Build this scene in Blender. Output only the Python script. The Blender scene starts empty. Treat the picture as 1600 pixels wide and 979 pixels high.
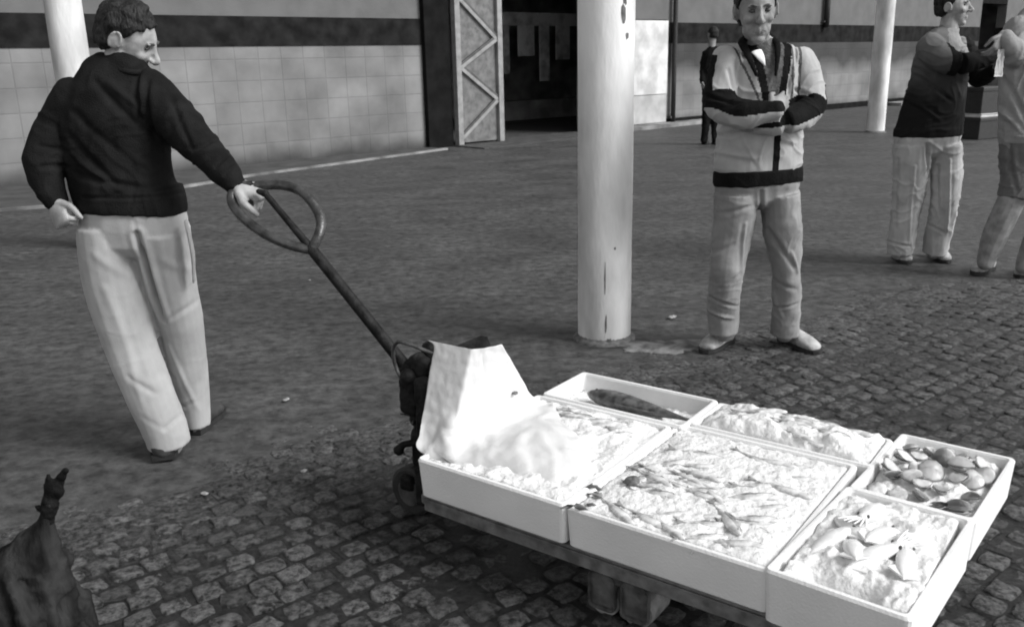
import bpy, bmesh, math, random
from mathutils import Vector as V, Matrix, noise, Quaternion
random.seed(7)
R = math.radians
SC = bpy.context.scene
COL = SC.collection

# ------------------------------------------------------------------ camera
F, HC, CX, CY = 1400.0, 1.4, 800.0, 489.5
TH = math.atan((CY - 95.0) / F); ROLL = R(1.3)
fwd = V((0, math.cos(TH), -math.sin(TH)))
r0 = V((1, 0, 0)); d0 = fwd.cross(r0)
cR = r0 * math.cos(ROLL) + d0 * math.sin(ROLL)
cD = d0 * math.cos(ROLL) - r0 * math.sin(ROLL)
cam = bpy.data.cameras.new('camera'); co = bpy.data.objects.new('camera', cam); COL.objects.link(co)
m = Matrix((cR, -cD, -fwd)).transposed().to_4x4(); m.translation = V((0, 0, HC))
co.matrix_world = m
cam.sensor_width = 36; cam.lens = 36 * F / 1600; cam.clip_end = 2000; cam.clip_start = .05
cam.dof.use_dof = True; cam.dof.focus_distance = 3.5; cam.dof.aperture_fstop = 7
SC.camera = co

def ray(x, y): return cR * ((x - CX) / F) + cD * ((y - CY) / F) + fwd
def G(x, y, z=0.0):
    v = ray(x, y); return V((0, 0, HC)) + v * ((z - HC) / v.z)
def P(x, y, Y):
    v = ray(x, y); return V((0, 0, HC)) + v * (Y / v.y)
def mpp(p): return (p - V((0, 0, HC))).dot(fwd) / F      # metres per photo pixel at p

# ------------------------------------------------------------------ world, sun
w = bpy.data.worlds.new('World'); SC.world = w; w.use_nodes = True
nt = w.node_tree; bg = nt.nodes['Background']
sky = nt.nodes.new('ShaderNodeTexSky'); sky.sky_type = 'NISHITA'; sky.sun_disc = False
SUN_EL, SUN_AZ = 40.0, 114.0      # azimuth clockwise from +Y
sky.sun_elevation = R(SUN_EL); sky.sun_rotation = R(SUN_AZ)
bw = nt.nodes.new('ShaderNodeRGBToBW')
nt.links.new(sky.outputs[0], bw.inputs[0]); nt.links.new(bw.outputs[0], bg.inputs[0])
bg.inputs[1].default_value = .14
sun = bpy.data.lights.new('sun', 'SUN'); so = bpy.data.objects.new('sun', sun); COL.objects.link(so)
sun.energy = 2.3; sun.angle = R(26); sun.color = (1, 1, 1)
sd = V((math.sin(R(SUN_AZ)) * math.cos(R(SUN_EL)), math.cos(R(SUN_AZ)) * math.cos(R(SUN_EL)), math.sin(R(SUN_EL))))
so.rotation_euler = sd.to_track_quat('Z', 'Y').to_euler()
SC.view_settings.view_transform = 'Standard'; SC.view_settings.look = 'None'
SC.view_settings.exposure = .66; SC.view_settings.gamma = 1
SC.cycles.pixel_filter_type = 'BLACKMAN_HARRIS'; SC.cycles.filter_width = 1.9
SC.cycles.max_bounces = 5

# ------------------------------------------------------------------ materials (monochrome photograph: greys)
def mat(name, g, rough=.7, var=.0, scale=8, bump=0., bscale=60, spec=.5, metal=0., stretch=(1, 1, 1), detail=6, sss=0, g2=None, lo=.35, hi=.65, coord='Object'):
    mt = bpy.data.materials.new(name); mt.use_nodes = True
    n = mt.node_tree; b = n.nodes['Principled BSDF']
    b.inputs['Roughness'].default_value = rough; b.inputs['Metallic'].default_value = metal
    b.inputs['Specular IOR Level'].default_value = spec
    tc = n.nodes.new('ShaderNodeTexCoord'); mp = n.nodes.new('ShaderNodeMapping')
    mp.inputs['Scale'].default_value = stretch
    n.links.new(tc.outputs[coord], mp.inputs[0])
    nz = n.nodes.new('ShaderNodeTexNoise'); nz.inputs['Scale'].default_value = scale; nz.inputs['Detail'].default_value = detail
    n.links.new(mp.outputs[0], nz.inputs['Vector'])
    cr = n.nodes.new('ShaderNodeValToRGB')
    a = g * (1 - var); c = g * (1 + var) if g2 is None else g2
    cr.color_ramp.elements[0].position = lo; cr.color_ramp.elements[1].position = hi
    cr.color_ramp.elements[0].color = (a, a, a, 1); cr.color_ramp.elements[1].color = (c, c, c, 1)
    n.links.new(nz.outputs['Fac'], cr.inputs[0]); n.links.new(cr.outputs[0], b.inputs['Base Color'])
    if bump:
        bz = n.nodes.new('ShaderNodeTexNoise'); bz.inputs['Scale'].default_value = bscale; bz.inputs['Detail'].default_value = 5
        n.links.new(mp.outputs[0], bz.inputs['Vector'])
        bp = n.nodes.new('ShaderNodeBump'); bp.inputs['Strength'].default_value = bump; bp.inputs['Distance'].default_value = .01
        n.links.new(bz.outputs['Fac'], bp.inputs['Height']); n.links.new(bp.outputs[0], b.inputs['Normal'])
    if sss:
        b.inputs['Subsurface Weight'].default_value = sss; b.inputs['Subsurface Radius'].default_value = (.01, .01, .01)
    return mt

M = {}
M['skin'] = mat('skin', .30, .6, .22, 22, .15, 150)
M['skin_shade'] = mat('skin_in_shade', .21, .6, .25, 22, .15, 150)  # darker copy of the skin, with shade put into its colour
M['hair'] = mat('dark_hair', .014, .55, .6, 40, .8, 160, stretch=(1, 1, .25), spec=.25)
M['brow'] = mat('brow_hair', .07, .8)
M['eye'] = mat('eye_dark', .05, .4)
M['lip'] = mat('lip', .16, .6)
M['sweater'] = mat('dark_sweater_wool', .012, .9, .3, 12, .5, 220, spec=.08)
M['trouser_light'] = mat('light_trouser_cloth', .38, .9, .14, 7, .12, 200)
M['trouser_mid'] = mat('grey_trouser_cloth', .22, .9, .16, 6, .15, 160)
M['jacket_light'] = mat('light_jacket_cloth', .35, .9, .1, 10, .15, 200)
M['black_cloth'] = mat('black_cloth', .008, .9, .3, 14, .4, 120, spec=.08)
M['pullover'] = mat('grey_pullover', .075, .9, .4, 60, .4, 120)
M['white_cloth'] = mat('white_shirt_cloth', .75, .8, .04, 20, .2, 80)
M['shirt_grey'] = mat('grey_shirt_cloth', .25, .85, .1, 10, .4, 60)
M['short_grey'] = mat('darker_grey_cloth', .12, .85, .12, 10, .4, 60)
M['shoe_dark'] = mat('dark_shoe_leather', .04, .5, .3, 30, .2, 60)
M['shoe_light'] = mat('pale_dusty_shoe', .36, .8, .25, 30, .3, 60)
M['foam'] = mat('white_polystyrene', .76, .7, .07, 5, .22, 160, sss=0, detail=9, g2=.79)
M['sheet'] = mat('white_plastic_sheet', .62, .5, .05, 7, .35, 22)
M['ice'] = mat('crushed_ice', .74, .35, .12, 34, .9, 60, spec=.4, g2=.80, lo=.3, hi=.6)
M['fish_skin'] = mat('silver_fish_skin', .42, .35, .3, 45, .2, 90, g2=.76)
M['fish_dark'] = mat('dark_fish_back', .05, .35, .4, 40, .2, 90, g2=.13)
M['fish_back'] = mat('grey_fish_back', .16, .35, .4, 40, .2, 90, g2=.40)
M['squid'] = mat('pale_squid_flesh', .74, .3, .1, 25, .2, 60)
M['stain'] = mat('dark_stain', .10, .6, .3, 60)
M['steel_dark'] = mat('greasy_dark_steel', .012, .6, .6, 25, .7, 40, spec=.15)
M['steel_mid'] = mat('worn_grey_steel', .10, .4, .4, 25, .3, 60, metal=.5)
M['steel_loop'] = mat('worn_handle_steel', .05, .38, .5, 30, .3, 60, metal=.3)
M['fork'] = mat('fork_paint', .13, .5, .4, 25, .3, 60)
M['wheel'] = mat('grey_nylon_roller', .24, .6, .3, 30, .3, 80)
M['bracket'] = mat('dull_bracket_paint', .075, .7, .5, 25, .5, 40)
M['rubber'] = mat('black_rubber', .015, .7, .3, 30)
M['bag'] = mat('dark_sacking', .02, .95, .7, 22, 1.0, 50, spec=.1, stretch=(1, 1, .2))
M['bag_neck'] = mat('black_tape', .006, .8, .5, 40, .8, 60, spec=.15)
M['pole'] = mat('pole_paint', .58, .75, .34, 3.5, .4, 30, stretch=(1, 1, .35), lo=.34, hi=.62, detail=9)
M['chip'] = mat('chipped_paint', .12, .8, .4, 40)
M['wall_top'] = mat('grey_render', .115, .85, .12, 2.5, .2, 30)
M['stripe'] = mat('dark_stripe_paint', .016, .9, .45, 4, .15, 30, spec=.08)
M['dark_wall'] = mat('dark_trim', .010, .9, .3, 5, spec=.08)
M['interior'] = mat('dim_interior', .30, .9, .4, 2)
M['interior2'] = mat('dim_interior_goods', .8, .9, .4, 3)
M['truss_panel'] = mat('gate_sheet', .13, .7, .3, 9, .5, 20)
M['truss_light'] = mat('gate_light_paint', .24, .6, .2, 9, .3, 30)
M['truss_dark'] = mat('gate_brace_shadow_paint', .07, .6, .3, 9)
M['door_white'] = mat('pale_door_paint', .60, .6, .25, 3)
M['door_low'] = mat('pale_door_lower_paint', .42, .6, .2, 3)
M['black_paint'] = mat('black_pipe_paint', .015, .5, .3, 20)
M['kerb'] = mat('pale_kerb_stone', .20, .8, .6, 2, .3, 30)
M['pavement'] = mat('dark_pavement', .05, .85, .3, 4, .3, 30)
M['heather'] = mat('heather_knit', .045, .9, .5, 60)
M['scrap'] = mat('grubby_scrap', .25, .8, .3, 60)
M['litter'] = mat('white_paper', .7, .7)
M['wallstain'] = None

def blocks_mat(name='pale_block_wall', sooty=False):
    mt = bpy.data.materials.new(name); mt.use_nodes = True
    n = mt.node_tree; b = n.nodes['Principled BSDF']; b.inputs['Roughness'].default_value = .8
    tc = n.nodes.new('ShaderNodeTexCoord'); mp = n.nodes.new('ShaderNodeMapping')
    mp.inputs['Rotation'].default_value = (R(-90), 0, 0)
    n.links.new(tc.outputs['Object'], mp.inputs[0])
    br = n.nodes.new('ShaderNodeTexBrick'); br.offset = 0
    br.inputs['Scale'].default_value = 1; br.inputs['Brick Width'].default_value = .36; br.inputs['Row Height'].default_value = .30
    br.inputs['Mortar Size'].default_value = .012; br.inputs['Mortar Smooth'].default_value = .6
    br.inputs['Color1'].default_value = (.165, .165, .165, 1); br.inputs['Color2'].default_value = (.19, .19, .19, 1)
    br.inputs['Mortar'].default_value = (.15, .15, .15, 1)
    # swizzle x,z -> x,y
    sx = n.nodes.new('ShaderNodeSeparateXYZ'); cx = n.nodes.new('ShaderNodeCombineXYZ')
    n.links.new(tc.outputs['Object'], sx.inputs[0]); n.links.new(sx.outputs[0], cx.inputs[0]); n.links.new(sx.outputs[2], cx.inputs[1])
    n.links.new(cx.outputs[0], br.inputs['Vector'])
    nz = n.nodes.new('ShaderNodeTexNoise'); nz.inputs['Scale'].default_value = 1.3; nz.inputs['Detail'].default_value = 7
    n.links.new(tc.outputs['Object'], nz.inputs['Vector'])
    mr = n.nodes.new('ShaderNodeMapRange'); mr.inputs[1].default_value = .3; mr.inputs[2].default_value = .7; mr.inputs[3].default_value = .62; mr.inputs[4].default_value = 1.3
    n.links.new(nz.outputs['Fac'], mr.inputs[0])
    # grime splashed up the foot of the wall, ragged upper edge
    ad = n.nodes.new('ShaderNodeMath'); ad.operation = 'MULTIPLY_ADD'; ad.inputs[1].default_value = .25
    n.links.new(nz.outputs['Fac'], ad.inputs[0]); n.links.new(sx.outputs[2], ad.inputs[2])
    g = n.nodes.new('ShaderNodeMapRange'); g.inputs[1].default_value = .16; g.inputs[2].default_value = .38; g.inputs[3].default_value = .28; g.inputs[4].default_value = 1.0
    n.links.new(ad.outputs[0], g.inputs[0])
    mu = n.nodes.new('ShaderNodeMath'); mu.operation = 'MULTIPLY'; n.links.new(mr.outputs[0], mu.inputs[0]); n.links.new(g.outputs[0], mu.inputs[1])
    if sooty:    # sooty water stain running down from the painted stripe
        a2 = n.nodes.new('ShaderNodeMath'); a2.operation = 'MULTIPLY_ADD'; a2.inputs[1].default_value = .9; n.links.new(nz.outputs['Fac'], a2.inputs[0]); n.links.new(sx.outputs[2], a2.inputs[2])
        g2 = n.nodes.new('ShaderNodeMapRange'); g2.inputs[1].default_value = 1.36; g2.inputs[2].default_value = 1.70; g2.inputs[3].default_value = 1.0; g2.inputs[4].default_value = .22
        n.links.new(a2.outputs[0], g2.inputs[0])
        m2 = n.nodes.new('ShaderNodeMath'); m2.operation = 'MULTIPLY'; n.links.new(mu.outputs[0], m2.inputs[0]); n.links.new(g2.outputs[0], m2.inputs[1]); mu = m2
    mx = n.nodes.new('ShaderNodeVectorMath'); mx.operation = 'SCALE'; n.links.new(br.outputs[0], mx.inputs[0]); n.links.new(mu.outputs[0], mx.inputs['Scale'])
    n.links.new(mx.outputs[0], b.inputs['Base Color'])
    bp = n.nodes.new('ShaderNodeBump'); bp.inputs['Strength'].default_value = .3; bp.inputs['Distance'].default_value = .01
    n.links.new(br.outputs['Fac'], bp.inputs['Height']); bp.invert = True; n.links.new(bp.outputs[0], b.inputs['Normal'])
    return mt
M['blocks'] = blocks_mat(); M['blocks_sooty'] = blocks_mat('stained_block_wall', True)

def asphalt_mat():
    mt = bpy.data.materials.new('worn_asphalt'); mt.use_nodes = True
    n = mt.node_tree; b = n.nodes['Principled BSDF']
    tc = n.nodes.new('ShaderNodeTexCoord')
    mp = n.nodes.new('ShaderNodeMapping'); mp.inputs['Rotation'].default_value = (0, 0, R(-12)); mp.inputs['Scale'].default_value = (.8, 1.3, 1)
    n.links.new(tc.outputs['Object'], mp.inputs[0])
    a = n.nodes.new('ShaderNodeTexNoise'); a.inputs['Scale'].default_value = 1.6; a.inputs['Detail'].default_value = 8; a.inputs['Roughness'].default_value = .65
    n.links.new(mp.outputs[0], a.inputs['Vector'])
    c = n.nodes.new('ShaderNodeTexNoise'); c.inputs['Scale'].default_value = 15; c.inputs['Detail'].default_value = 8; c.inputs['Roughness'].default_value = .72
    mp2 = n.nodes.new('ShaderNodeMapping'); mp2.inputs['Scale'].default_value = (.9, 1, 1); n.links.new(tc.outputs['Object'], mp2.inputs[0])
    n.links.new(mp2.outputs[0], c.inputs['Vector'])
    r1 = n.nodes.new('ShaderNodeMapRange'); r1.inputs[1].default_value = .3; r1.inputs[2].default_value = .7; r1.inputs[3].default_value = .030; r1.inputs[4].default_value = .064
    n.links.new(a.outputs['Fac'], r1.inputs[0])
    r2 = n.nodes.new('ShaderNodeMapRange'); r2.inputs[1].default_value = .36; r2.inputs[2].default_value = .64; r2.inputs[3].default_value = .38; r2.inputs[4].default_value = 1.8
    n.links.new(c.outputs['Fac'], r2.inputs[0])
    mu = n.nodes.new('ShaderNodeMath'); mu.operation = 'MULTIPLY'; n.links.new(r1.outputs[0], mu.inputs[0]); n.links.new(r2.outputs[0], mu.inputs[1])
    n.links.new(mu.outputs[0], b.inputs['Base Color'])
    r3 = n.nodes.new('ShaderNodeMapRange'); r3.inputs[1].default_value = .35; r3.inputs[2].default_value = .65; r3.inputs[3].default_value = .48; r3.inputs[4].default_value = .8
    n.links.new(a.outputs['Fac'], r3.inputs[0]); n.links.new(r3.outputs[0], b.inputs['Roughness'])
    bp = n.nodes.new('ShaderNodeBump'); bp.inputs['Strength'].default_value = .8; bp.inputs['Distance'].default_value = .012
    n.links.new(c.outputs['Fac'], bp.inputs['Height']); n.links.new(bp.outputs[0], b.inputs['Normal'])
    return mt
M['asphalt'] = asphalt_mat()

def fade_mat():      # knit colour graded by height: light grey at the shoulders, black at the hem
    mt = bpy.data.materials.new('graded_knit'); mt.use_nodes = True
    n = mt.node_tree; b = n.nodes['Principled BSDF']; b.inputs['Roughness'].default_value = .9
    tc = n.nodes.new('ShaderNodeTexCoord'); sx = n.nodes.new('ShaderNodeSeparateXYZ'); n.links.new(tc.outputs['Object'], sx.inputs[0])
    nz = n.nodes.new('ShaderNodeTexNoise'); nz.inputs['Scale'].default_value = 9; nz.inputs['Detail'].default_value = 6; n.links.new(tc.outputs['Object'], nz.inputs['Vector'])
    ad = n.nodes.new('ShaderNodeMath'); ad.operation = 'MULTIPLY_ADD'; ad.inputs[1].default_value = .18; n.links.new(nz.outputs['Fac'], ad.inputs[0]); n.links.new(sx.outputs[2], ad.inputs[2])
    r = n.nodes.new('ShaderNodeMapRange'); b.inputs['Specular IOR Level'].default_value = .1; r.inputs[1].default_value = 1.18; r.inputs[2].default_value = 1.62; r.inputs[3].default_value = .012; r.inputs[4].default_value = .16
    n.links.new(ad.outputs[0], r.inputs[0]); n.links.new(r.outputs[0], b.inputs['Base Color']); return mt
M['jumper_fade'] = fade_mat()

def sett_mat():
    mt = bpy.data.materials.new('stone_setts'); mt.use_nodes = True
    n = mt.node_tree; b = n.nodes['Principled BSDF']
    at_ = n.nodes.new('ShaderNodeAttribute'); at_.attribute_name = 'tone'
    tc = n.nodes.new('ShaderNodeTexCoord')
    c = n.nodes.new('ShaderNodeTexNoise'); c.inputs['Scale'].default_value = 40; c.inputs['Detail'].default_value = 8; c.inputs['Roughness'].default_value = .8
    n.links.new(tc.outputs['Object'], c.inputs['Vector'])
    r2 = n.nodes.new('ShaderNodeMapRange'); r2.inputs[1].default_value = .42; r2.inputs[2].default_value = .60; r2.inputs[3].default_value = .10; r2.inputs[4].default_value = 3.0
    n.links.new(c.outputs['Fac'], r2.inputs[0])
    mu = n.nodes.new('ShaderNodeMath'); mu.operation = 'MULTIPLY'; n.links.new(at_.outputs['Fac'], mu.inputs[0]); n.links.new(r2.outputs[0], mu.inputs[1])
    n.links.new(mu.outputs[0], b.inputs['Base Color'])
    b.inputs['Roughness'].default_value = .42
    bp = n.nodes.new('ShaderNodeBump'); bp.inputs['Strength'].default_value = 1.0; bp.inputs['Distance'].default_value = .028
    n.links.new(c.outputs['Fac'], bp.inputs['Height']); n.links.new(bp.outputs[0], b.inputs['Normal'])
    return mt
M['sett'] = sett_mat()

# ------------------------------------------------------------------ object helpers
def link(name, me, parent=None, mats=()):
    o = bpy.data.objects.new(name, me); COL.objects.link(o)
    for x in mats: me.materials.append(M[x])
    if parent is not None:
        o.parent = parent
        o.location = -parent.location        # meshes are written in world coordinates
    return o
def obj(name, bm, mats, parent=None, smooth=False):
    me = bpy.data.meshes.new(name); bm.normal_update(); bm.to_mesh(me); bm.free()
    if isinstance(mats, str): mats = (mats,)
    o = link(name, me, parent, mats)
    if smooth: me.polygons.foreach_set('use_smooth', [True] * len(me.polygons))
    return o
def sub(name, bm, mats, part, smooth=False):     # a part of a part
    me = bpy.data.meshes.new(name); bm.normal_update(); bm.to_mesh(me); bm.free()
    o = bpy.data.objects.new(name, me); COL.objects.link(o); me.materials.append(M[mats])
    o.parent = part
    if smooth: me.polygons.foreach_set('use_smooth', [True] * len(me.polygons))
    return o
def tag(o, label=None, cat=None, group=None, kind=None):
    if label: o['label'] = label
    if cat: o['category'] = cat
    if group: o['group'] = group
    if kind: o['kind'] = kind
    return o
def thing(name, loc, label, cat, group=None):
    o = bpy.data.objects.new(name, None); COL.objects.link(o); o.location = loc
    o.empty_display_size = .1
    return tag(o, label, cat, group)

def box(bm, c, s, rot=None, mi=0, bev=0):
    x, y, z = s[0] / 2, s[1] / 2, s[2] / 2
    t = bmesh.new(); bmesh.ops.create_cube(t, size=1)
    for v in t.verts: v.co = V((v.co.x * s[0], v.co.y * s[1], v.co.z * s[2]))
    if bev: bmesh.ops.bevel(t, geom=t.edges[:], offset=bev, segments=2, affect='EDGES', profile=.5)
    vs = {}
    for v in t.verts:
        p = v.co.copy()
        if rot is not None: p = rot @ p
        vs[v] = bm.verts.new(p + V(c))
    for f in t.faces:
        nf = bm.faces.new([vs[v] for v in f.verts]); nf.material_index = mi
    t.free()

def frame(d, ref):
    d = d.normalized(); u = ref - d * ref.dot(d)
    if u.length < 1e-4: u = V((0, 1, 0)) - d * d.y
    u.normalize(); return u, d.cross(u)

def limb(bm, pts, rad, ref=V((1, 0, 0)), n=14, sub_=4, cap=True, mi=0):
    """closed tapered tube through pts; rad are numbers or (ru, rv); rounded ends"""
    pts = [V(p) for p in pts]; rad = [(r, r) if not isinstance(r, (tuple, list)) else tuple(r) for r in rad]
    Q, S = [], []
    k = len(pts)
    for i in range(k - 1):
        p0, p1, p2, p3 = pts[max(i - 1, 0)], pts[i], pts[i + 1], pts[min(i + 2, k - 1)]
        s0, s1, s2, s3 = rad[max(i - 1, 0)], rad[i], rad[i + 1], rad[min(i + 2, k - 1)]
        for j in range(sub_):
            t = j / sub_
            def cr(a, b, c, d): return .5 * (2 * b + (c - a) * t + (2 * a - 5 * b + 4 * c - d) * t * t + (3 * b - a - 3 * c + d) * t ** 3)
            Q.append(V([cr(p0[q], p1[q], p2[q], p3[q]) for q in range(3)]))
            S.append(tuple(max(.001, cr(s0[q], s1[q], s2[q], s3[q])) for q in range(2)))
    Q.append(pts[-1]); S.append(rad[-1])
    rings = []
    def ring(c, d, ru, rv):
        u, v = frame(d, ref)
        return [bm.verts.new(c + u * (ru * math.cos(2 * math.pi * a / n)) + v * (rv * math.sin(2 * math.pi * a / n))) for a in range(n)]
    D = [(Q[min(i + 1, len(Q) - 1)] - Q[max(i - 1, 0)]).normalized() for i in range(len(Q))]
    if cap:
        h = min(S[0]) * .9
        for a in (80, 50, 25): rings.append(ring(Q[0] - D[0] * h * math.sin(R(a)), D[0], S[0][0] * math.cos(R(a)), S[0][1] * math.cos(R(a))))
    for i in range(len(Q)): rings.append(ring(Q[i], D[i], *S[i]))
    if cap:
        h = min(S[-1]) * .9
        for a in (25, 50, 80): rings.append(ring(Q[-1] + D[-1] * h * math.sin(R(a)), D[-1], S[-1][0] * math.cos(R(a)), S[-1][1] * math.cos(R(a))))
    for a, b in zip(rings, rings[1:]):
        for i in range(n):
            f = bm.faces.new((a[i], a[(i + 1) % n], b[(i + 1) % n], b[i])); f.material_index = mi
    bm.faces.new(rings[0][::-1]).material_index = mi; bm.faces.new(rings[-1]).material_index = mi

def ell(bm, c, r, rot=None, seg=20, mi=0):
    k = bmesh.ops.create_uvsphere(bm, u_segments=seg, v_segments=seg * 2 // 3, radius=1)
    for v in k['verts']:
        p = V((v.co.x * r[0], v.co.y * r[1], v.co.z * r[2]))
        if rot is not None: p = rot @ p
        v.co = p + V(c)
    if mi:
        for v in k['verts']:
            for f in v.link_faces: f.material_index = mi

def remesh(bm, voxel, smooth=3, fac=.5, deform=None, classify=None):
    me = bpy.data.meshes.new('tmp'); bmesh.ops.recalc_face_normals(bm, faces=bm.faces[:]); bm.to_mesh(me); bm.free()
    o = bpy.data.objects.new('tmp', me); COL.objects.link(o)
    md = o.modifiers.new('r', 'REMESH'); md.mode = 'VOXEL'; md.voxel_size = voxel; md.use_smooth_shade = True
    if smooth:
        ms = o.modifiers.new('s', 'SMOOTH'); ms.factor = fac; ms.iterations = smooth
    dg = bpy.context.evaluated_depsgraph_get()
    dg.update()
    out = bpy.data.meshes.new_from_object(o.evaluated_get(dg)); out.materials.clear()
    bpy.data.objects.remove(o); bpy.data.meshes.remove(me)
    if deform:
        ns = [v.normal.copy() for v in out.vertices]
        for v, nn in zip(out.vertices, ns):
            v.co = deform(v.co, nn)
    if classify:
        for p in out.polygons: p.material_index = classify(p.center, p.normal)
    out.polygons.foreach_set('use_smooth', [True] * len(out.polygons))
    return out
def cloth(name, bm, mats, parent, voxel=.006, smooth=3, deform=None, classify=None):
    me = remesh(bm, voxel, smooth, .5, deform, classify); me.name = name
    return link(name, me, parent, (mats,) if isinstance(mats, str) else mats)

def segd(p, a, b):
    ab = b - a; t = max(0, min(1, (p - a).dot(ab) / max(ab.length_squared, 1e-9)))
    return (p - a - ab * t).length, t
def folds(lines, amp=.006, wr=.004, sc=14, stretch=V((1, 1, .45)), ridge=None):
    """lines: (a, b, width, depth) creases across the cloth that faces the camera side; plus soft and ridged wrinkles"""
    L2 = [(V((a.x, 0, a.z)), V((b.x, 0, b.z)), wd, dp) for a, b, wd, dp in lines]
    rg = wr * .9 if ridge is None else ridge
    def f(p, n):
        d = wr * noise.fractal(V((p.x * sc * stretch.x, p.y * sc * stretch.y, p.z * sc * stretch.z)), 1.0, 2.0, 3)
        q = V((p.x * 5 + p.z * 4 + 1.5 * noise.noise(p * 4), p.y * 5, (p.z - p.x * .6) * 9 + 2 * noise.noise(p * 5 + V((3, 0, 0)))))
        k = 1 - abs(noise.noise(q)) * 2.2
        if k > 0: d += rg * k ** 4 * 1.1 - rg * .15
        if n.y < .3:
            pp = V((p.x, 0, p.z)); m_ = min(1, (.3 - n.y) * 2)
            for a, b, wd, dp in L2:
                r, t = segd(pp, a, b)
                if r < wd * 3:
                    e = math.sin(math.pi * min(1, .12 + t * .88)) ** .5 * m_
                    d += 1.15 * dp * math.exp(-(r / (wd * .8)) ** 2) * e - .35 * dp * math.exp(-((r - wd * 1.5) / wd) ** 2) * e
        return p + n * d
    return f

# ------------------------------------------------------------------ people
def hand(bm, wr, d, n, s, sc=1.0, curl=(35, 45, 30), thumb=1.0, spread=0.0):
    """wr wrist point, d finger direction, n the way the palm faces, s thumb side"""
    d = d.normalized(); n = (n - d * n.dot(d)).normalized(); s = (s - d * s.dot(d) - n * s.dot(n)).normalized()
    limb(bm, [wr - d * .01 * sc, wr + d * .03 * sc, wr + d * .065 * sc, wr + d * .088 * sc],
         [(.026 * sc, .019 * sc), (.036 * sc, .017 * sc), (.042 * sc, .015 * sc), (.040 * sc, .012 * sc)], ref=s, sub_=2)
    for i, (off, ln) in enumerate(((.031, .94), (.011, 1.04), (-.010, .98), (-.030, .8))):
        p = wr + d * (.082 - .004 * abs(i - 1)) * sc + s * off * sc
        dd = (d + s * off * spread * 6).normalized(); pts = [p - dd * .02 * sc, p]; a = 0
        for L_, c in zip((.043, .026, .02), curl):
            a += c + i * 2
            v = dd * math.cos(R(a)) + n * math.sin(R(a))
            pts.append(pts[-1] + v * L_ * ln * sc)
        limb(bm, pts, [.0095 * sc, .0093 * sc, .0088 * sc, .008 * sc, .0062 * sc], ref=s, n=8, sub_=2)
    p = wr + d * .022 * sc + s * .026 * sc
    v1 = (d * .65 + s * .7 + n * .25).normalized(); v2 = (d * .85 + s * .25 * (1 - thumb) + n * .5 * thumb).normalized()
    limb(bm, [p - v1 * .01, p + v1 * .04 * sc, p + v1 * .04 * sc + v2 * .032 * sc, p + v1 * .04 * sc + v2 * .055 * sc],
         [.015 * sc, .012 * sc, .0105 * sc, .008 * sc], ref=n, n=8, sub_=2)

def head_axes(yaw, pitch, roll):
    """yaw: 0 faces the +Y, 90 faces -X; pitch>0 looks down; roll"""
    return (Matrix.Rotation(R(yaw), 3, 'Z') @ Matrix.Rotation(R(-pitch), 3, 'X') @ Matrix.Rotation(R(roll), 3, 'Y'))

def head(bm, c, Rm, sc=1.0, jaw=1.0):
    """c: centre of the skull between the ears; local +Y is the face"""
    T = lambda x, y, z: V(c) + Rm @ (V((x, y, z)) * sc)
    def e(x, y, z, a, b, d, rot=None): ell(bm, T(x, y, z), (a * sc, b * sc, d * sc), Rm if rot is None else Rm @ rot, 18)
    e(0, -.012, .035, .074, .092, .083)
    e(0, .025, .005, .066, .072, .088)
    e(0, .040, -.045, .052 * jaw, .052, .062)
    e(0, .068, -.090, .027, .022, .020)
    e(0, .015, -.06, .054 * jaw, .055, .045)
    for s in (-1, 1):
        e(.034 * s, .066, -.012, .024, .022, .020)
        e(.026 * s, .082, .034, .024, .010, .008)
        e(.011 * s, .104, -.020, .009, .010, .008)
        # ear: bowl and rim
        er = Matrix.Rotation(R(18 * s), 3, 'Z')
        e(.074 * s, -.005, .0, .010, .020, .028, er)
        pts = []
        for a in range(-60, 230, 30): pts.append(T(.083 * s, -.008 - .019 * math.cos(R(a)) * 1, .004 + .029 * math.sin(R(a))))
        limb(bm, pts, [.0048 * sc] * len(pts), n=6, sub_=2)
    limb(bm, [T(0, .088, .032), T(0, .100, .008), T(0, .117, -.014), T(0, .110, -.024)], [.008 * sc, .009 * sc, .0115 * sc, .009 * sc], ref=Rm @ V((1, 0, 0)), n=8, sub_=3)
    limb(bm, [T(-.022, .080, -.054), T(0, .092, -.051), T(.022, .080, -.054)], [.005 * sc, .007 * sc, .005 * sc], n=8, sub_=2)
    limb(bm, [T(-.018, .080, -.064), T(0, .090, -.063), T(.018, .080, -.064)], [.005 * sc, .008 * sc, .005 * sc], n=8, sub_=2)
    return T
def face_deform(T, sc=1.0):
    A = [(T(.031, .088, .018), .016 * sc, -.014 * sc), (T(-.031, .088, .018), .016 * sc, -.014 * sc), (T(0, .097, -.0585), .0, 0)]
    ml, mr = T(-.022, .085, -.0630), T(.022, .085, -.0630)
    def f(p, n):
        d = 0
        for a, r, dp in A[:2]:
            q = (p - a).length
            if q < r * 3: d += dp * math.exp(-(q / r) ** 2)
        q, t = segd(p, ml, mr)
        if q < .012 * sc: d -= .005 * sc * math.exp(-(q / (.0032 * sc)) ** 2)
        for s in (-1, 1):
            q, t = segd(p, T(.02 * s, .1, -.022), T(.036 * s, .075, -.06))
            if q < .02: d -= .0022 * sc * math.exp(-(q / (.005 * sc)) ** 2)
        return p + n * d
    return f
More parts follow.
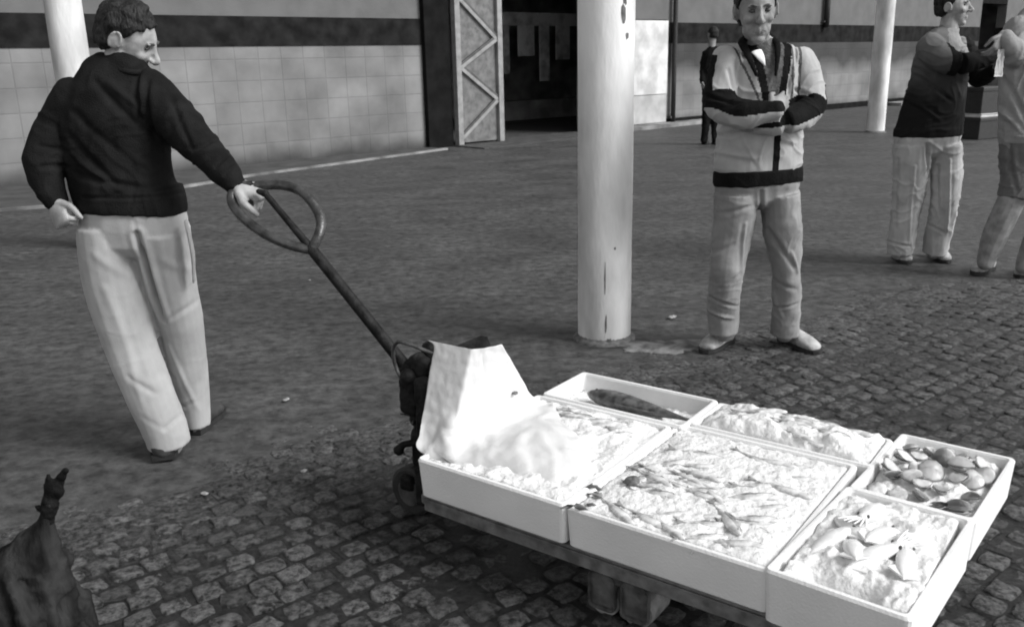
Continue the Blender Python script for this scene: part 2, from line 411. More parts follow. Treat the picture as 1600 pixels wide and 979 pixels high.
def face_parts(T, Rm, parent, sc=1.0):
    for s in (-1, 1):
        b = bmesh.new(); ell(b, T(.031 * s, .0765, .018), (.0115 * sc, .009 * sc, .0060 * sc), Rm, 12); obj('eye', b, 'eye', parent, True)
        b = bmesh.new(); limb(b, [T(.014 * s, .0915, .036), T(.028 * s, .0885, .040), T(.042 * s, .078, .036)], [.0026 * sc, .0036 * sc, .0016 * sc], n=6, sub_=3); obj('eyebrow', b, 'brow', parent, True)
    b = bmesh.new(); limb(b, [T(-.016, .0885, -.0625), T(0, .0955, -.0585), T(.016, .0885, -.0625)], [.0014 * sc] * 3, n=6, sub_=3); obj('lips', b, 'lip', parent, True)

def hair_mesh(T, Rm, parent, sc=1.0, front=.052, low=-.05, tuft=0, nz=.006):
    """cap of hair: skull ellipsoid a little larger, cut away from face, ears and nape"""
    b = bmesh.new()
    ell(b, T(0, -.014, .043), (.081 * sc, .098 * sc, .087 * sc), Rm, 24)
    ell(b, T(0, -.035, -.0), (.073 * sc, .072 * sc, .075 * sc), Rm, 24)
    if tuft: ell(b, T(.01, .0, .120), (.03 * sc, .035 * sc, .020 * sc), Rm, 12)
    Ri = Rm.inverted(); c = T(0, 0, 0)
    def dfm(p, n):
        q = (Ri @ (p - c)) / sc
        st = noise.fractal(V((q.x * 55, q.y * 30, q.z * 22)), 1., 2., 3) * nz
        # below the hair line the cap sinks into the skull
        line = -.052 if q.y < -.02 else (-.052 + (q.y + .02) * 1.9 if q.y < .03 else .050 + (q.y - .03) * .95)
        k = (line - q.z)
        k += noise.noise(q * 60) * .008
        d = st
        if k > 0: d -= min(.03, k * 1.2 + .006)
        return p + n * d * sc
    return cloth('hair', b, 'hair', parent, .005 * sc, 1, dfm)

def shoe(heel, toe_dir, ln=.28, wd=.095, mat_='shoe_dark', parent=None, z0=.0):
    d = V(toe_dir); d.z = 0; d.normalize(); s = V((d.y, -d.x, 0)); h = V((heel.x, heel.y, z0))
    b = bmesh.new()
    up = V((0, 0, 1))
    limb(b, [h + d * .03 + up * .045, h + d * .10 + up * .045, h + d * .18 + up * .036, h + d * (ln - .04) + up * .028],
         [(wd * .40, .042), (wd * .42, .042), (wd * .50, .033), (wd * .42, .024)], ref=s, n=16)
    limb(b, [h + d * .035 + up * .03, h + d * .05 + up * .085], [(wd * .38, .045), (wd * .38, .045)], ref=s, n=12)
    me = remesh(b, .006, 3)
    for v in me.vertices:
        if v.co.z < z0 + .012: v.co.z = z0 + .012
    o = link('shoe', me, parent, (mat_,))
    b = bmesh.new()
    prof = [(0, .34), (.03, .42), (.10, .40), (.18, .50), (.235, .45), (.268, .28), (.28, .05)]
    L_, R_ = [], []
    for t, w_ in prof:
        L_.append(h + d * (t * ln / .28) + s * w_ * wd); R_.append(h + d * (t * ln / .28) - s * w_ * wd)
    loop = L_ + R_[::-1]
    lo = [b.verts.new(p + up * .0) for p in loop]; hi = [b.verts.new(p + up * .02) for p in loop]
    b.faces.new(lo[::-1]); b.faces.new(hi)
    for i in range(len(loop)): j = (i + 1) % len(loop); b.faces.new((lo[i], lo[j], hi[j], hi[i]))
    sub('sole', b, 'rubber', o)
    return o

def PR(L_):   # list of (px, py, Y, rpx or (rpx, depth_m)) -> points, radii in metres
    pts, rr = [], []
    for x, y, Y, r in L_:
        p = P(x, y, Y); k = mpp(p); pts.append(p)
        rr.append((r[0] * k, r[1]) if isinstance(r, tuple) else r * k)
    return pts, rr
def thin(rr, f=.8): return [(a[0] * f, a[1] * f) if isinstance(a, tuple) else a * f for a in rr]

# ---- 1: the man who pulls the truck (seen from behind, walking away to the left)
def puller():
    root = thing('person', G(285, 705), 'man in dark sweater seen from behind, pulling the pallet truck by its handle', 'person')
    Y = 3.14
    torso = [(197, 106, Y, (36, .075)), (188, 122, Y, (58, .09)), (186, 145, Y, (73, .105)), (181, 185, Y, (84, .125)), (183, 235, Y, (82, .13)), (192, 285, Y, (80, .13)), (203, 318, Y, (80, .125))]
    larm = [(118, 156, Y, 36), (90, 198, Y - .0, 32), (73, 240, Y - .05, 31), (68, 262, Y - .07, 28), (74, 288, Y - .08, 24), (85, 312, Y - .08, 19)]
    rarm = [(232, 146, Y, 38), (272, 184, Y - .06, 34), (302, 218, Y - .11, 31), (324, 240, Y - .15, 27), (348, 266, Y - .19, 24), (366, 287, Y - .2, 19)]
    hips = [(206, 312, Y, (79, .125)), (208, 335, Y, (83, .128)), (211, 360, Y, (83, .118))]
    lleg = [(168, 352, Y, (43, .120)), (172, 390, Y, (46, .115)), (180, 445, Y, (45, .105)), (203, 530, Y + .0, (40, .085)), (232, 610, Y - .02, (37, .08)), (256, 668, Y - .03, (34, .08)), (263, 694, Y - .03, (32, .076))]
    rleg = [(251, 352, Y + .01, (43, .120)), (255, 390, Y + .03, (44, .112)), (267, 445, Y + .06, (40, .10)), (286, 530, Y + .12, (32, .08)), (299, 600, Y + .16, (27, .07)), (308, 650, Y + .19, (21, .066)), (310, 666, Y + .19, (18, .062))]
    hc = P(197, 62, Y + .01); Rm = head_axes(-84, 32, 10)
    # body (skin)
    b = bmesh.new()
    for S, f in ((torso, .74), (larm, .66), (rarm, .66), (hips, .8), (lleg, .72), (rleg, .72)):
        p, r = PR(S); limb(b, p, thin(r, f))
    T = head(b, hc, Rm, 1.0)
    limb(b, [P(190, 118, Y), P(190, 95, Y), hc + V((0, 0, -.02))], [.062, .058, .055])
    # right hand closed round the loop, left hand hanging half open
    h1 = P(368, 289, Y - .2); dd = P(402, 300, Y - .21) - h1
    hand(b, h1, dd, V((0, .35, -1)), V((-.2, -.9, .5)), 1.12, (88, 95, 55))
    h2 = P(84, 314, Y - .09)
    hand(b, h2, P(96, 345, Y - .12) - h2, V((.3, 1, .2)), V((1, -.1, .2)), .98, (75, 75, 45))
    body = remesh(b, .0045, 2, .5, face_deform(T)); link('body', body, root, ('skin',))
    face_parts(T, Rm, root); hair_mesh(T, Rm, root, tuft=1, nz=.010)
    # sweater
    b = bmesh.new()
    for S in (torso, larm, rarm):
        p, r = PR(S); limb(b, p, r, n=20)
    ps = lambda x, y, dy=-.1: P(x, y, Y + dy)
    p, r = PR([(201, 300, Y, (84, .135)), (205, 316, Y, (87, .14)), (206, 328, Y, (85, .138))]); limb(b, p, r, n=24, cap=False)
    ln = [(ps(118, 175), ps(215, 250), .014, -.014), (ps(110, 210), ps(190, 290), .014, -.012), (ps(150, 130), ps(235, 215), .013, -.013),
          (ps(205, 110), ps(220, 190), .012, -.012), (ps(225, 130), ps(240, 240), .012, -.016), (ps(120, 270), ps(250, 300), .013, -.010),
          (ps(140, 190), ps(235, 265), .012, .010), (ps(170, 130), ps(228, 180), .012, .010), (ps(115, 240), ps(200, 300), .010, .009),
          (ps(250, 150, -.18), ps(300, 235, -.2), .010, -.010), (ps(300, 235, -.2), ps(335, 215, -.25), .008, -.010), (ps(330, 262, -.27), ps(352, 238, -.27), .007, -.008),
          (ps(345, 275, -.27), ps(368, 252, -.27), .006, -.007), (ps(52, 230, -.15), ps(95, 240, -.15), .009, -.012), (ps(60, 262, -.15), ps(98, 262, -.15), .009, -.010),
          (ps(125, 309, -.13), ps(285, 309, -.13), .006, -.008)]
    cloth('sweater', b, 'sweater', root, .006, 4, folds([(a, b_, w_ * 1.1, d_ * .75) for a, b_, w_, d_ in ln], wr=.006, sc=9, ridge=.004))
    b = bmesh.new()
    nk = [P(190 + 34 * math.cos(R(a)), 101 + 9 * math.sin(R(a)) + 8 * math.cos(R(a)), Y - .065 * math.sin(R(a)) + .0) for a in range(0, 360, 30)]
    limb(b, nk + nk[:2], [.011] * (len(nk) + 2), n=8, sub_=3, cap=False); obj('collar', b, 'sweater', root, True)
    # trousers
    b = bmesh.new()
    for S in (hips, lleg, rleg):
        p, r = PR(S); limb(b, p, r, n=20, cap=(S is hips))
    pt = lambda x, y, dy=-.1: P(x, y, Y + dy)
    ln = [(pt(207, 345, -.13), pt(218, 385, -.12), .007, -.005), (pt(216, 365), pt(240, 520), .0101, -.028), (pt(150, 395), pt(200, 440), .014, .005), (pt(165, 450), pt(225, 640), .013, .006),
          (pt(200, 590), pt(245, 620), .010, -.007), (pt(222, 650), pt(262, 672), .009, -.003), (pt(252, 410), pt(298, 430, -.02), .014, .005), (pt(262, 500, 0), pt(308, 470, .03), .010, -.006),
          (pt(280, 645, .05), pt(300, 628, .08), .009, -.006), (pt(290, 440), pt(305, 600), .010, .005), (pt(240, 560, -.1), pt(280, 680, -.1), .008, .006)]
    cloth('trousers', b, 'trouser_light', root, .006, 3, folds([(a, b_, w_ * 1.2, d_ * (.55 if w_ != .0101 else 1)) for a, b_, w_, d_ in ln], wr=.006, sc=6, ridge=.001))
    b = bmesh.new()   # back pocket flap at the right hip
    limb(b, [P(290, 345, Y - .07), P(301, 395, Y - .045), P(303, 440, Y - .02)], [(.004, .012), (.006, .016), (.004, .010)], n=8); obj('pocket', b, 'trouser_light', root, True)
    e1 = P(262, 700, Y - .03); shoe(V((e1.x + .01, e1.y - .072, 0)), (-.25, .95, 0), .28, .115, 'shoe_dark', root, .012)
    e2 = P(310, 680, Y + .19); shoe(V((e2.x - .005, e2.y - .04, 0)), (.1, .95, 0), .27, .095, 'shoe_dark', root, .004)

# ---- 2: the man with folded arms
def folded():
    root = thing('person', G(1180, 548), 'man in two-tone zip jacket standing with folded arms facing the crates', 'person')
    Y = 4.2
    torso = [(1186, 78, Y, (28, .07)), (1190, 93, Y, (58, .095)), (1192, 120, Y, (66, .115)), (1190, 165, Y, (66, .12)), (1187, 215, Y, (67, .12)), (1184, 262, Y, (68, .12))]
    a1 = [(1136, 94, Y - .01, 24), (1127, 130, Y - .04, 25), (1127, 166, Y - .1, 24), (1165, 178, Y - .2, 22), (1212, 172, Y - .24, 16)]
    a2 = [(1248, 94, Y - .01, 24), (1262, 130, Y - .03, 24), (1264, 172, Y - .09, 23), (1228, 190, Y - .2, 20), (1190, 196, Y - .17, 16)]
    hips = [(1184, 275, Y, (66, .12)), (1184, 288, Y, (66, .12)), (1184, 296, Y, (65, .112))]
    l1 = [(1151, 302, Y, (34, .118)), (1149, 330, Y, (33, .11)), (1143, 375, Y, (30, .095)), (1136, 420, Y - .03, (26, .08)), (1131, 460, Y - .02, (24, .075)), (1130, 492, Y, (25, .075)), (1130, 520, Y, (22, .07))]
    l2 = [(1218, 302, Y, (32, .118)), (1220, 330, Y, (30, .11)), (1224, 375, Y, (27, .095)), (1228, 420, Y - .02, (23, .08)), (1229, 465, Y, (23, .075)), (1228, 492, Y + .0, (22, .072)), (1226, 522, Y + .01, (20, .065))]
    hc = P(1181, 20, Y - .05); Rm = head_axes(180 - 4, 10, 3)
    b = bmesh.new()
    for S, f in ((torso, .78), (a1, .7), (a2, .7), (hips, .8), (l1, .7), (l2, .7)):
        p, r = PR(S); limb(b, p, thin(r, f))
    T = head(b, hc, Rm, 1.12)
    limb(b, [P(1186, 92, Y), P(1184, 70, Y), hc + V((0, 0, -.03))], [.06, .056, .052])
    h1 = P(1205, 171, Y - .245)
    hand(b, h1, P(1240, 150, Y - .17) - h1, V((0, 1, -.2)), V((-.3, -.1, 1)), .98, (18, 22, 15), spread=.6)
    h2 = P(1188, 196, Y - .17)
    hand(b, h2, P(1150, 190, Y - .13) - h2, V((0, 1, 0)), V((0, -.2, 1)), .95, (15, 15, 15))
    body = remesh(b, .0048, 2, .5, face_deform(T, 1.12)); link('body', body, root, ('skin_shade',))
    face_parts(T, Rm, root, 1.12); hair_mesh(T, Rm, root, 1.12)
    # jacket
    b = bmesh.new()
    for S in (torso, a1, a2):
        p, r = PR(S); limb(b, p, r, n=20)
    A1, _ = PR(a1); A2, _ = PR(a2)
    pa = lambda x, y, dy=-.1: P(x, y, Y + dy)
    vL = [pa(1164, 62), pa(1178, 120), pa(1192, 158)]; vR = [pa(1214, 62), pa(1212, 110), pa(1204, 158)]
    def px_of(p):
        q = p - V((0, 0, HC)); z = q.dot(fwd); return CX + F * q.dot(cR) / z, CY + F * q.dot(cD) / z
    ub = P(0, 0, Y)
    # clothing panels are laid out in the jacket's own coordinates: x across, z up (metres from the root)
    O = P(1188, 160, Y)
    k = mpp(O)
    X = lambda px: O.x + (px - 1188) * k; Z = lambda py: O.z - (py - 160) * k / math.cos(TH)
    neckz, vz = Z(66), Z(162)
    def panel(c, n):
        d1 = min(segd(c, A1[0], A1[1])[0], segd(c, A1[1], A1[2])[0]); f1 = min(segd(c, A1[2], A1[3])[0], segd(c, A1[3], A1[4])[0])
        d2 = min(segd(c, A2[0], A2[1])[0], segd(c, A2[1], A2[2])[0]); f2 = min(segd(c, A2[2], A2[3])[0], segd(c, A2[3], A2[4])[0])
        dt = abs(c.x - X(1190)) / (66 * k)
        # sleeves: dark along the outer/upper side of the forearm, light below
        def off(c, J, i):
            ab = J[i + 1] - J[i]; t = max(0, min(1, (c - J[i]).dot(ab) / ab.length_squared)); o = c - J[i] - ab * t
            return o / max(o.length, 1e-6)
        w_ = .12 * noise.noise(c * 9)
        if min(f1, f2) < .082 and c.y < Y - .08 and min(f1, f2) < min(d1, d2) + .02:
            if f1 < f2 - .006:
                i = 2 if segd(c, A1[2], A1[3])[0] < segd(c, A1[3], A1[4])[0] else 3
                return 1 if off(c, A1, i).z > -.10 + w_ else 0
            i = 2 if segd(c, A2[2], A2[3])[0] < segd(c, A2[3], A2[4])[0] else 3
            return 1 if off(c, A2, i).z > -.25 + w_ else 0
        if d1 < .088 and c.x < A1[0].x:
            i = 0 if segd(c, A1[0], A1[1])[0] < segd(c, A1[1], A1[2])[0] else 1
            if off(c, A1, i).x < -.72 + w_ and c.z < Z(90): return 1
        if d2 < .088 and c.x > A2[0].x:
            i = 0 if segd(c, A2[0], A2[1])[0] < segd(c, A2[1], A2[2])[0] else 1
            if off(c, A2, i).x > .90 + w_ and c.z < Z(118): return 1
        # torso, front only
        if n.y < .25 and c.y < Y - .02:
            if c.z > vz:     # V opening
                t = (c.z - vz) / (neckz - vz)
                xl = X(1194 - 24 * t); xr = X(1202 + 14 * t)
                if xl < c.x < xr: return 2
                if xl - 12 * k < c.x < xr + 12 * k and t < 1.3: return 1
            elif abs(c.x - X(1206)) < 5.5 * k: return 1
            for x0, sl in ((1140, .30), (1152, .30), (1226, -.0), (1238, -.0)):
                if c.z > Z(165) and abs(c.x - (X(x0) + (Z(80) - c.z) * (sl * 1.5))) < 2.0 * k: return 3
        return 0
    ln = [(pa(1128, 215, -.12), pa(1180, 200, -.13), .012, -.010), (pa(1215, 215, -.12), pa(1248, 225, -.1), .012, .008), (pa(1125, 240, -.12), pa(1190, 248, -.13), .014, .008),
          (pa(1105, 150, -.15), pa(1140, 160, -.16), .010, -.010), (pa(1245, 140, -.12), pa(1270, 152, -.12), .010, -.012), (pa(1140, 110, -.12), pa(1150, 150, -.13), .010, -.007),
          (pa(1235, 105, -.1), pa(1232, 150, -.12), .010, -.009)]
    cloth('jacket', b, ('jacket_light', 'black_cloth', 'pullover', 'pullover'), root, .0055, 3, folds(ln, wr=.006, sc=11), panel)
    b = bmesh.new(); p, r = PR([(1184, 263, Y, (69.5, .128)), (1184, 275, Y, (70, .13)), (1184, 286, Y, (68, .127))])
    limb(b, p, r, n=28, cap=False, sub_=3); cloth('waistband', b, 'black_cloth', root, .006, 2, folds([], wr=.003, sc=20))
    b = bmesh.new()   # turned collar
    limb(b, [P(1182, 118, Y - .125), P(1170, 88, Y - .105), P(1160, 67, Y - .05), P(1167, 58, Y + .04)], [(.008, .007), (.017, .008), (.022, .010), (.02, .012)], n=10)
    limb(b, [P(1212, 118, Y - .125), P(1215, 88, Y - .11), P(1214, 68, Y - .06), P(1204, 57, Y + .04)], [(.007, .007), (.013, .008), (.016, .010), (.018, .012)], n=10)
    limb(b, [P(1166, 57, Y + .04), P(1186, 54, Y + .07), P(1204, 57, Y + .04)], [(.02, .012)] * 3, n=10)
    cloth('collar', b, 'black_cloth', root, .005, 2)
    b = bmesh.new()   # white shirt at the throat
    limb(b, [P(1182, 80, Y - .092), P(1189, 90, Y - .120), P(1195, 102, Y - .126)], [(.026, .006), (.017, .005), (.003, .004)], n=12); obj('shirt', b, 'white_cloth', root, True)
    b = bmesh.new()
    for S in (hips, l1, l2):
        p, r = PR(S); limb(b, p, r, n=20, cap=(S is hips))
    ln = [(pa(1190, 300, -.12), pa(1192, 350, -.1), .010, -.014), (pa(1130, 335), pa(1180, 318), .012, -.010), (pa(1165, 350), pa(1160, 430), .010, .012), (pa(1205, 360), pa(1240, 420), .012, -.012),
          (pa(1238, 395), pa(1250, 430), .010, .012), (pa(1112, 468, -.08), pa(1158, 482, -.1), .009, -.012), (pa(1108, 490, -.08), pa(1150, 500, -.09), .009, .012), (pa(1125, 450, -.08), pa(1158, 425, -.1), .010, -.009),
          (pa(1208, 486, -.08), pa(1250, 474, -.08), .008, -.011), (pa(1205, 440, -.08), pa(1225, 500, -.08), .008, .007), (pa(1115, 400), pa(1150, 380), .012, -.008), (pa(1205, 440), pa(1250, 455), .012, -.008)]
    cloth('trousers', b, 'trouser_mid', root, .0058, 3, folds([(a, b_, w_, d_ * .65) for a, b_, w_, d_ in ln], wr=.011, sc=7, stretch=V((1, 1, .8)), ridge=.003))
    f1 = G(1140, 533); shoe(f1, G(1092, 556) - f1, .27, .10, 'shoe_light', root, .004)
    f2 = G(1222, 532); shoe(f2, G(1272, 552) - f2, .27, .10, 'shoe_light', root, .004)

# ---- 3: the man in the dark jumper who reaches to the right
def reacher():
    root = thing('person', G(1430, 410), 'man in dark jumper and pale trousers turned right with one arm stretched out', 'person')
    Y = 6.05
    torso = [(1482, 48, Y, (16, .065)), (1474, 66, Y, (34, .10)), (1470, 95, Y, (42, .12)), (1466, 130, Y, (45, .125)), (1458, 170, Y, (49, .13)), (1451, 205, Y, (51, .135))]
    a1 = [(1452, 74, Y - .05, 21), (1470, 90, Y - .15, 21), (1496, 99, Y - .2, 18), (1522, 96, Y - .18, 15), (1545, 88, Y - .15, 12)]
    a2 = [(1503, 72, Y + .12, 17), (1518, 100, Y + .12, 16), (1527, 122, Y + .08, 14), (1540, 120, Y, 12), (1550, 112, Y - .05, 10)]
    hips = [(1451, 205, Y, (50, .13)), (1450, 215, Y, (51, .132)), (1450, 225, Y, (49, .12))]
    l1 = [(1425, 225, Y, (27, .125)), (1424, 245, Y, (28, .118)), (1422, 280, Y, (26, .105)), (1416, 330, Y, (23, .085)), (1408, 375, Y, (21, .08)), (1406, 396, Y, (19, .075))]
    l2 = [(1475, 225, Y, (25, .125)), (1476, 245, Y, (25, .118)), (1478, 280, Y - .02, (23, .10)), (1474, 330, Y - .04, (21, .085)), (1464, 375, Y - .02, (19, .08)), (1460, 394, Y, (18, .075))]
    hc = P(1488, 12, Y); Rm = head_axes(-128, 2, 4)
    b = bmesh.new()
    for S, f in ((torso, .8), (a1, .72), (a2, .72), (hips, .8), (l1, .7), (l2, .7)):
        p, r = PR(S); limb(b, p, thin(r, f))
    T = head(b, hc, Rm, 1.03)
    limb(b, [P(1480, 60, Y), P(1483, 42, Y), hc + V((0, 0, -.03))], [.062, .06, .056])
    h1 = P(1545, 88, Y - .15); hand(b, h1, P(1566, 72, Y - .14) - h1, V((.1, .3, -1)), V((-.3, 1, .3)), 1.0, (20, 25, 20), spread=.6)
    h2 = P(1549, 112, Y - .05); hand(b, h2, P(1566, 96, Y - .06) - h2, V((0, .3, 1)), V((0, -1, .3)), 1.0, (25, 25, 20))
    body = remesh(b, .0055, 2, .5, face_deform(T, 1.03)); link('body', body, root, ('skin',))
    face_parts(T, Rm, root, 1.03); hair_mesh(T, Rm, root, 1.03)
    b = bmesh.new()
    for S in (torso, a1, a2):
        p, r = PR(S); limb(b, p, r, n=20)
    p, r = PR([(1451, 200, Y, (52, .14)), (1450, 212, Y, (52, .14))]); limb(b, p, r, n=24, cap=False)
    pa = lambda x, y, dy=-.12: P(x, y, Y + dy)
    zy = P(1470, 84, Y).z; zm = P(1470, 118, Y).z
    A1, _ = PR(a1)
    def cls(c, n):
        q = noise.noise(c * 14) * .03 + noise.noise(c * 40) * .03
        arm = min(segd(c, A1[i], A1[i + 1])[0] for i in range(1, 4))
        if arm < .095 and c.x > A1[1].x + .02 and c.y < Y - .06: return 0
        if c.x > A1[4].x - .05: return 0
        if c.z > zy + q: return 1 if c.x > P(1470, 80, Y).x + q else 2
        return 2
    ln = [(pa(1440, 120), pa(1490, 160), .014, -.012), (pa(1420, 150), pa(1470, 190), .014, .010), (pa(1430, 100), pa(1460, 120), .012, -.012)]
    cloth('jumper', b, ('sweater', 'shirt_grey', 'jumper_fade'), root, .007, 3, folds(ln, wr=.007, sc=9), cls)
    b = bmesh.new()
    for S in (hips, l1, l2):
        p, r = PR(S); limb(b, p, r, n=20, cap=(S is hips))
    ln = [(pa(1448, 225), pa(1452, 275), .012, -.02), (pa(1430, 260), pa(1420, 380, -.08), .010, .010), (pa(1410, 250), pa(1402, 360, -.08), .010, -.010), (pa(1485, 250), pa(1478, 370, -.1), .010, .012),
          (pa(1470, 260), pa(1466, 330, -.1), .010, -.010), (pa(1450, 350, -.1), pa(1478, 365, -.1), .010, -.010), (pa(1392, 380, -.08), pa(1424, 385, -.08), .009, -.010)]
    cloth('trousers', b, 'trouser_light', root, .007, 3, folds(ln, wr=.008, sc=9))
    f1 = G(1402, 401); shoe(f1, (-.15, -1, 0), .26, .10, 'shoe_light', root, .004)
    f2 = G(1458, 399); shoe(f2, G(1492, 420) - f2, .28, .10, 'shoe_light', root, .004)

# ---- 4: the person cut by the right edge
def edge_person():
    root = thing('person', G(1585, 430), 'person in grey shirt and darker knee-length shorts, cut off by the right edge', 'person')
    Y = 5.55
    torso = [(1640, 8, Y, (18, .065)), (1632, 30, Y, (44, .10)), (1630, 60, Y, (60, .12)), (1626, 110, Y, (63, .13)), (1624, 165, Y, (62, .135)), (1622, 215, Y, (60, .135))]
    a1 = [(1592, 48, Y, 24), (1590, 72, Y - .05, 22), (1586, 88, Y - .1, 20), (1576, 70, Y - .12, 15), (1568, 56, Y - .12, 12)]
    a2 = [(1672, 50, Y, 24), (1690, 100, Y, 22), (1694, 150, Y - .03, 20), (1690, 190, Y - .1, 15), (1686, 210, Y - .15, 12)]
    hips = [(1622, 212, Y, (58, .135)), (1620, 240, Y, (57, .14)), (1618, 262, Y, (54, .13))]
    sl1 = [(1594, 262, Y, (28, .10)), (1592, 285, Y - .02, (27, .10)), (1586, 310, Y - .03, (26, .095))]
    sl2 = [(1648, 262, Y, (29, .10)), (1652, 285, Y, (28, .10)), (1652, 310, Y, (26, .095))]
    l1 = [(1592, 285, Y - .02, (22, .08)), (1577, 320, Y - .03, (22, .075)), (1556, 365, Y - .0, (21, .07)), (1543, 400, Y + .02, (16, .055)), (1540, 412, Y + .02, (13, .05))]
    l2 = [(1650, 285, Y, (22, .08)), (1636, 330, Y - .05, (21, .075)), (1617, 375, Y - .05, (18, .07)), (1603, 405, Y - .05, (14, .055)), (1600, 418, Y - .05, (13, .05))]
    hc = P(1640, -34, Y); Rm = head_axes(125, 8, 0)
    b = bmesh.new()
    for S, f in ((torso, .8), (a1, .72), (a2, .72), (hips, .8), (l1, .95), (l2, .95)):
        p, r = PR(S); limb(b, p, thin(r, f))
    T = head(b, hc, Rm, 1.0)
    limb(b, [P(1640, 20, Y), P(1640, -2, Y), hc + V((0, 0, -.03))], [.062, .058, .056])
    h1 = P(1567, 55, Y - .12); hand(b, h1, P(1554, 84, Y - .14) - h1, V((-.3, .3, -.3)), V((-1, -.2, .2)), 1.0, (35, 30, 25))
    h2 = P(1686, 210, Y - .15); hand(b, h2, P(1684, 240, Y - .2) - h2, V((-1, .2, 0)), V((0, -1, 0)), 1.0, (25, 30, 20))
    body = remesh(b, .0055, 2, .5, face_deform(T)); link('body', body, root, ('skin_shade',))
    face_parts(T, Rm, root); hair_mesh(T, Rm, root)
    b = bmesh.new()
    for S in (torso, a1[:3], a2[:4]):
        p, r = PR(S); limb(b, p, r, n=20)
    p, r = PR([(1578, 74, Y - .12, 17), (1570, 60, Y - .12, 14)]); limb(b, p, r)
    pa = lambda x, y, dy=-.12: P(x, y, Y + dy)
    cloth('shirt', b, 'shirt_grey', root, .007, 3, folds([(pa(1580, 120), pa(1610, 200), .015, -.012), (pa(1570, 160), pa(1600, 210), .012, .010)], wr=.008, sc=9))
    b = bmesh.new()
    for S in (hips, sl1, sl2):
        p, r = PR(S); limb(b, p, r, n=20, cap=(S is hips))
    cloth('shorts', b, 'short_grey', root, .007, 3, folds([(pa(1585, 230), pa(1590, 300), .012, -.012)], wr=.007, sc=9))
    f1 = G(1548, 420); shoe(f1, G(1510, 436) - f1, .27, .10, 'shoe_light', root, .004)
    f2 = G(1610, 424); shoe(f2, G(1580, 444) - f2, .27, .10, 'shoe_light', root, .004)

# ---- 5: the dark figure in the distance
def far_person():
    g = G(1108, 226); Y = g.y
    root = thing('person', g, 'distant person all in black, mostly hidden behind the man with folded arms', 'person')
    torso = [(1112, 72, Y, (5, .06)), (1112, 82, Y, (13, .10)), (1110, 105, Y, (15, .11)), (1110, 135, Y, (14, .11)), (1110, 150, Y, (13, .11))]
    a1 = [(1102, 84, Y, 5), (1098, 105, Y, 4.5), (1097, 128, Y - .1, 4)]
    a2 = [(1122, 84, Y, 5), (1126, 105, Y, 4.5), (1122, 128, Y - .1, 4)]
    l1 = [(1105, 150, Y, 8), (1103, 185, Y, 6.5), (1100, 220, Y, 5)]
    l2 = [(1115, 150, Y, 8), (1117, 185, Y, 6.5), (1117, 220, Y, 5)]
    hc = P(1114, 55, Y); Rm = head_axes(15, 5, 0)
    b = bmesh.new()
    for S in (torso, a1, a2, l1, l2):
        p, r = PR(S); limb(b, p, thin(r, .8))
    T = head(b, hc, Rm, 1.0); limb(b, [P(1112, 76, Y), P(1113, 66, Y), hc], [.06, .058, .056])
    for a, sx in ((a1, 1), (a2, -1)):
        h = P(a[-1][0], a[-1][1], Y - .1); hand(b, h, V((0, -.2, -1)), V((sx, 0, 0)), V((0, -1, 0)), 1.0)
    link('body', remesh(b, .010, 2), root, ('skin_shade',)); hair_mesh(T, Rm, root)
    b = bmesh.new()
    for S in (torso, a1, a2):
        p, r = PR(S); limb(b, p, r)
    cloth('coat', b, 'black_cloth', root, .014, 2, folds([], wr=.01, sc=8))
    b = bmesh.new()
    for S in (l1, l2):
        p, r = PR(S); limb(b, p, r)
    cloth('trousers', b, 'black_cloth', root, .014, 2, folds([], wr=.01, sc=8))
    for x in (1101, 1117):
        f = G(x, 225); shoe(f + V((0, .1, 0)), (0, -1, 0), .27, .1, 'shoe_dark', root, .004)

puller(); folded(); reacher(); edge_person(); far_person()

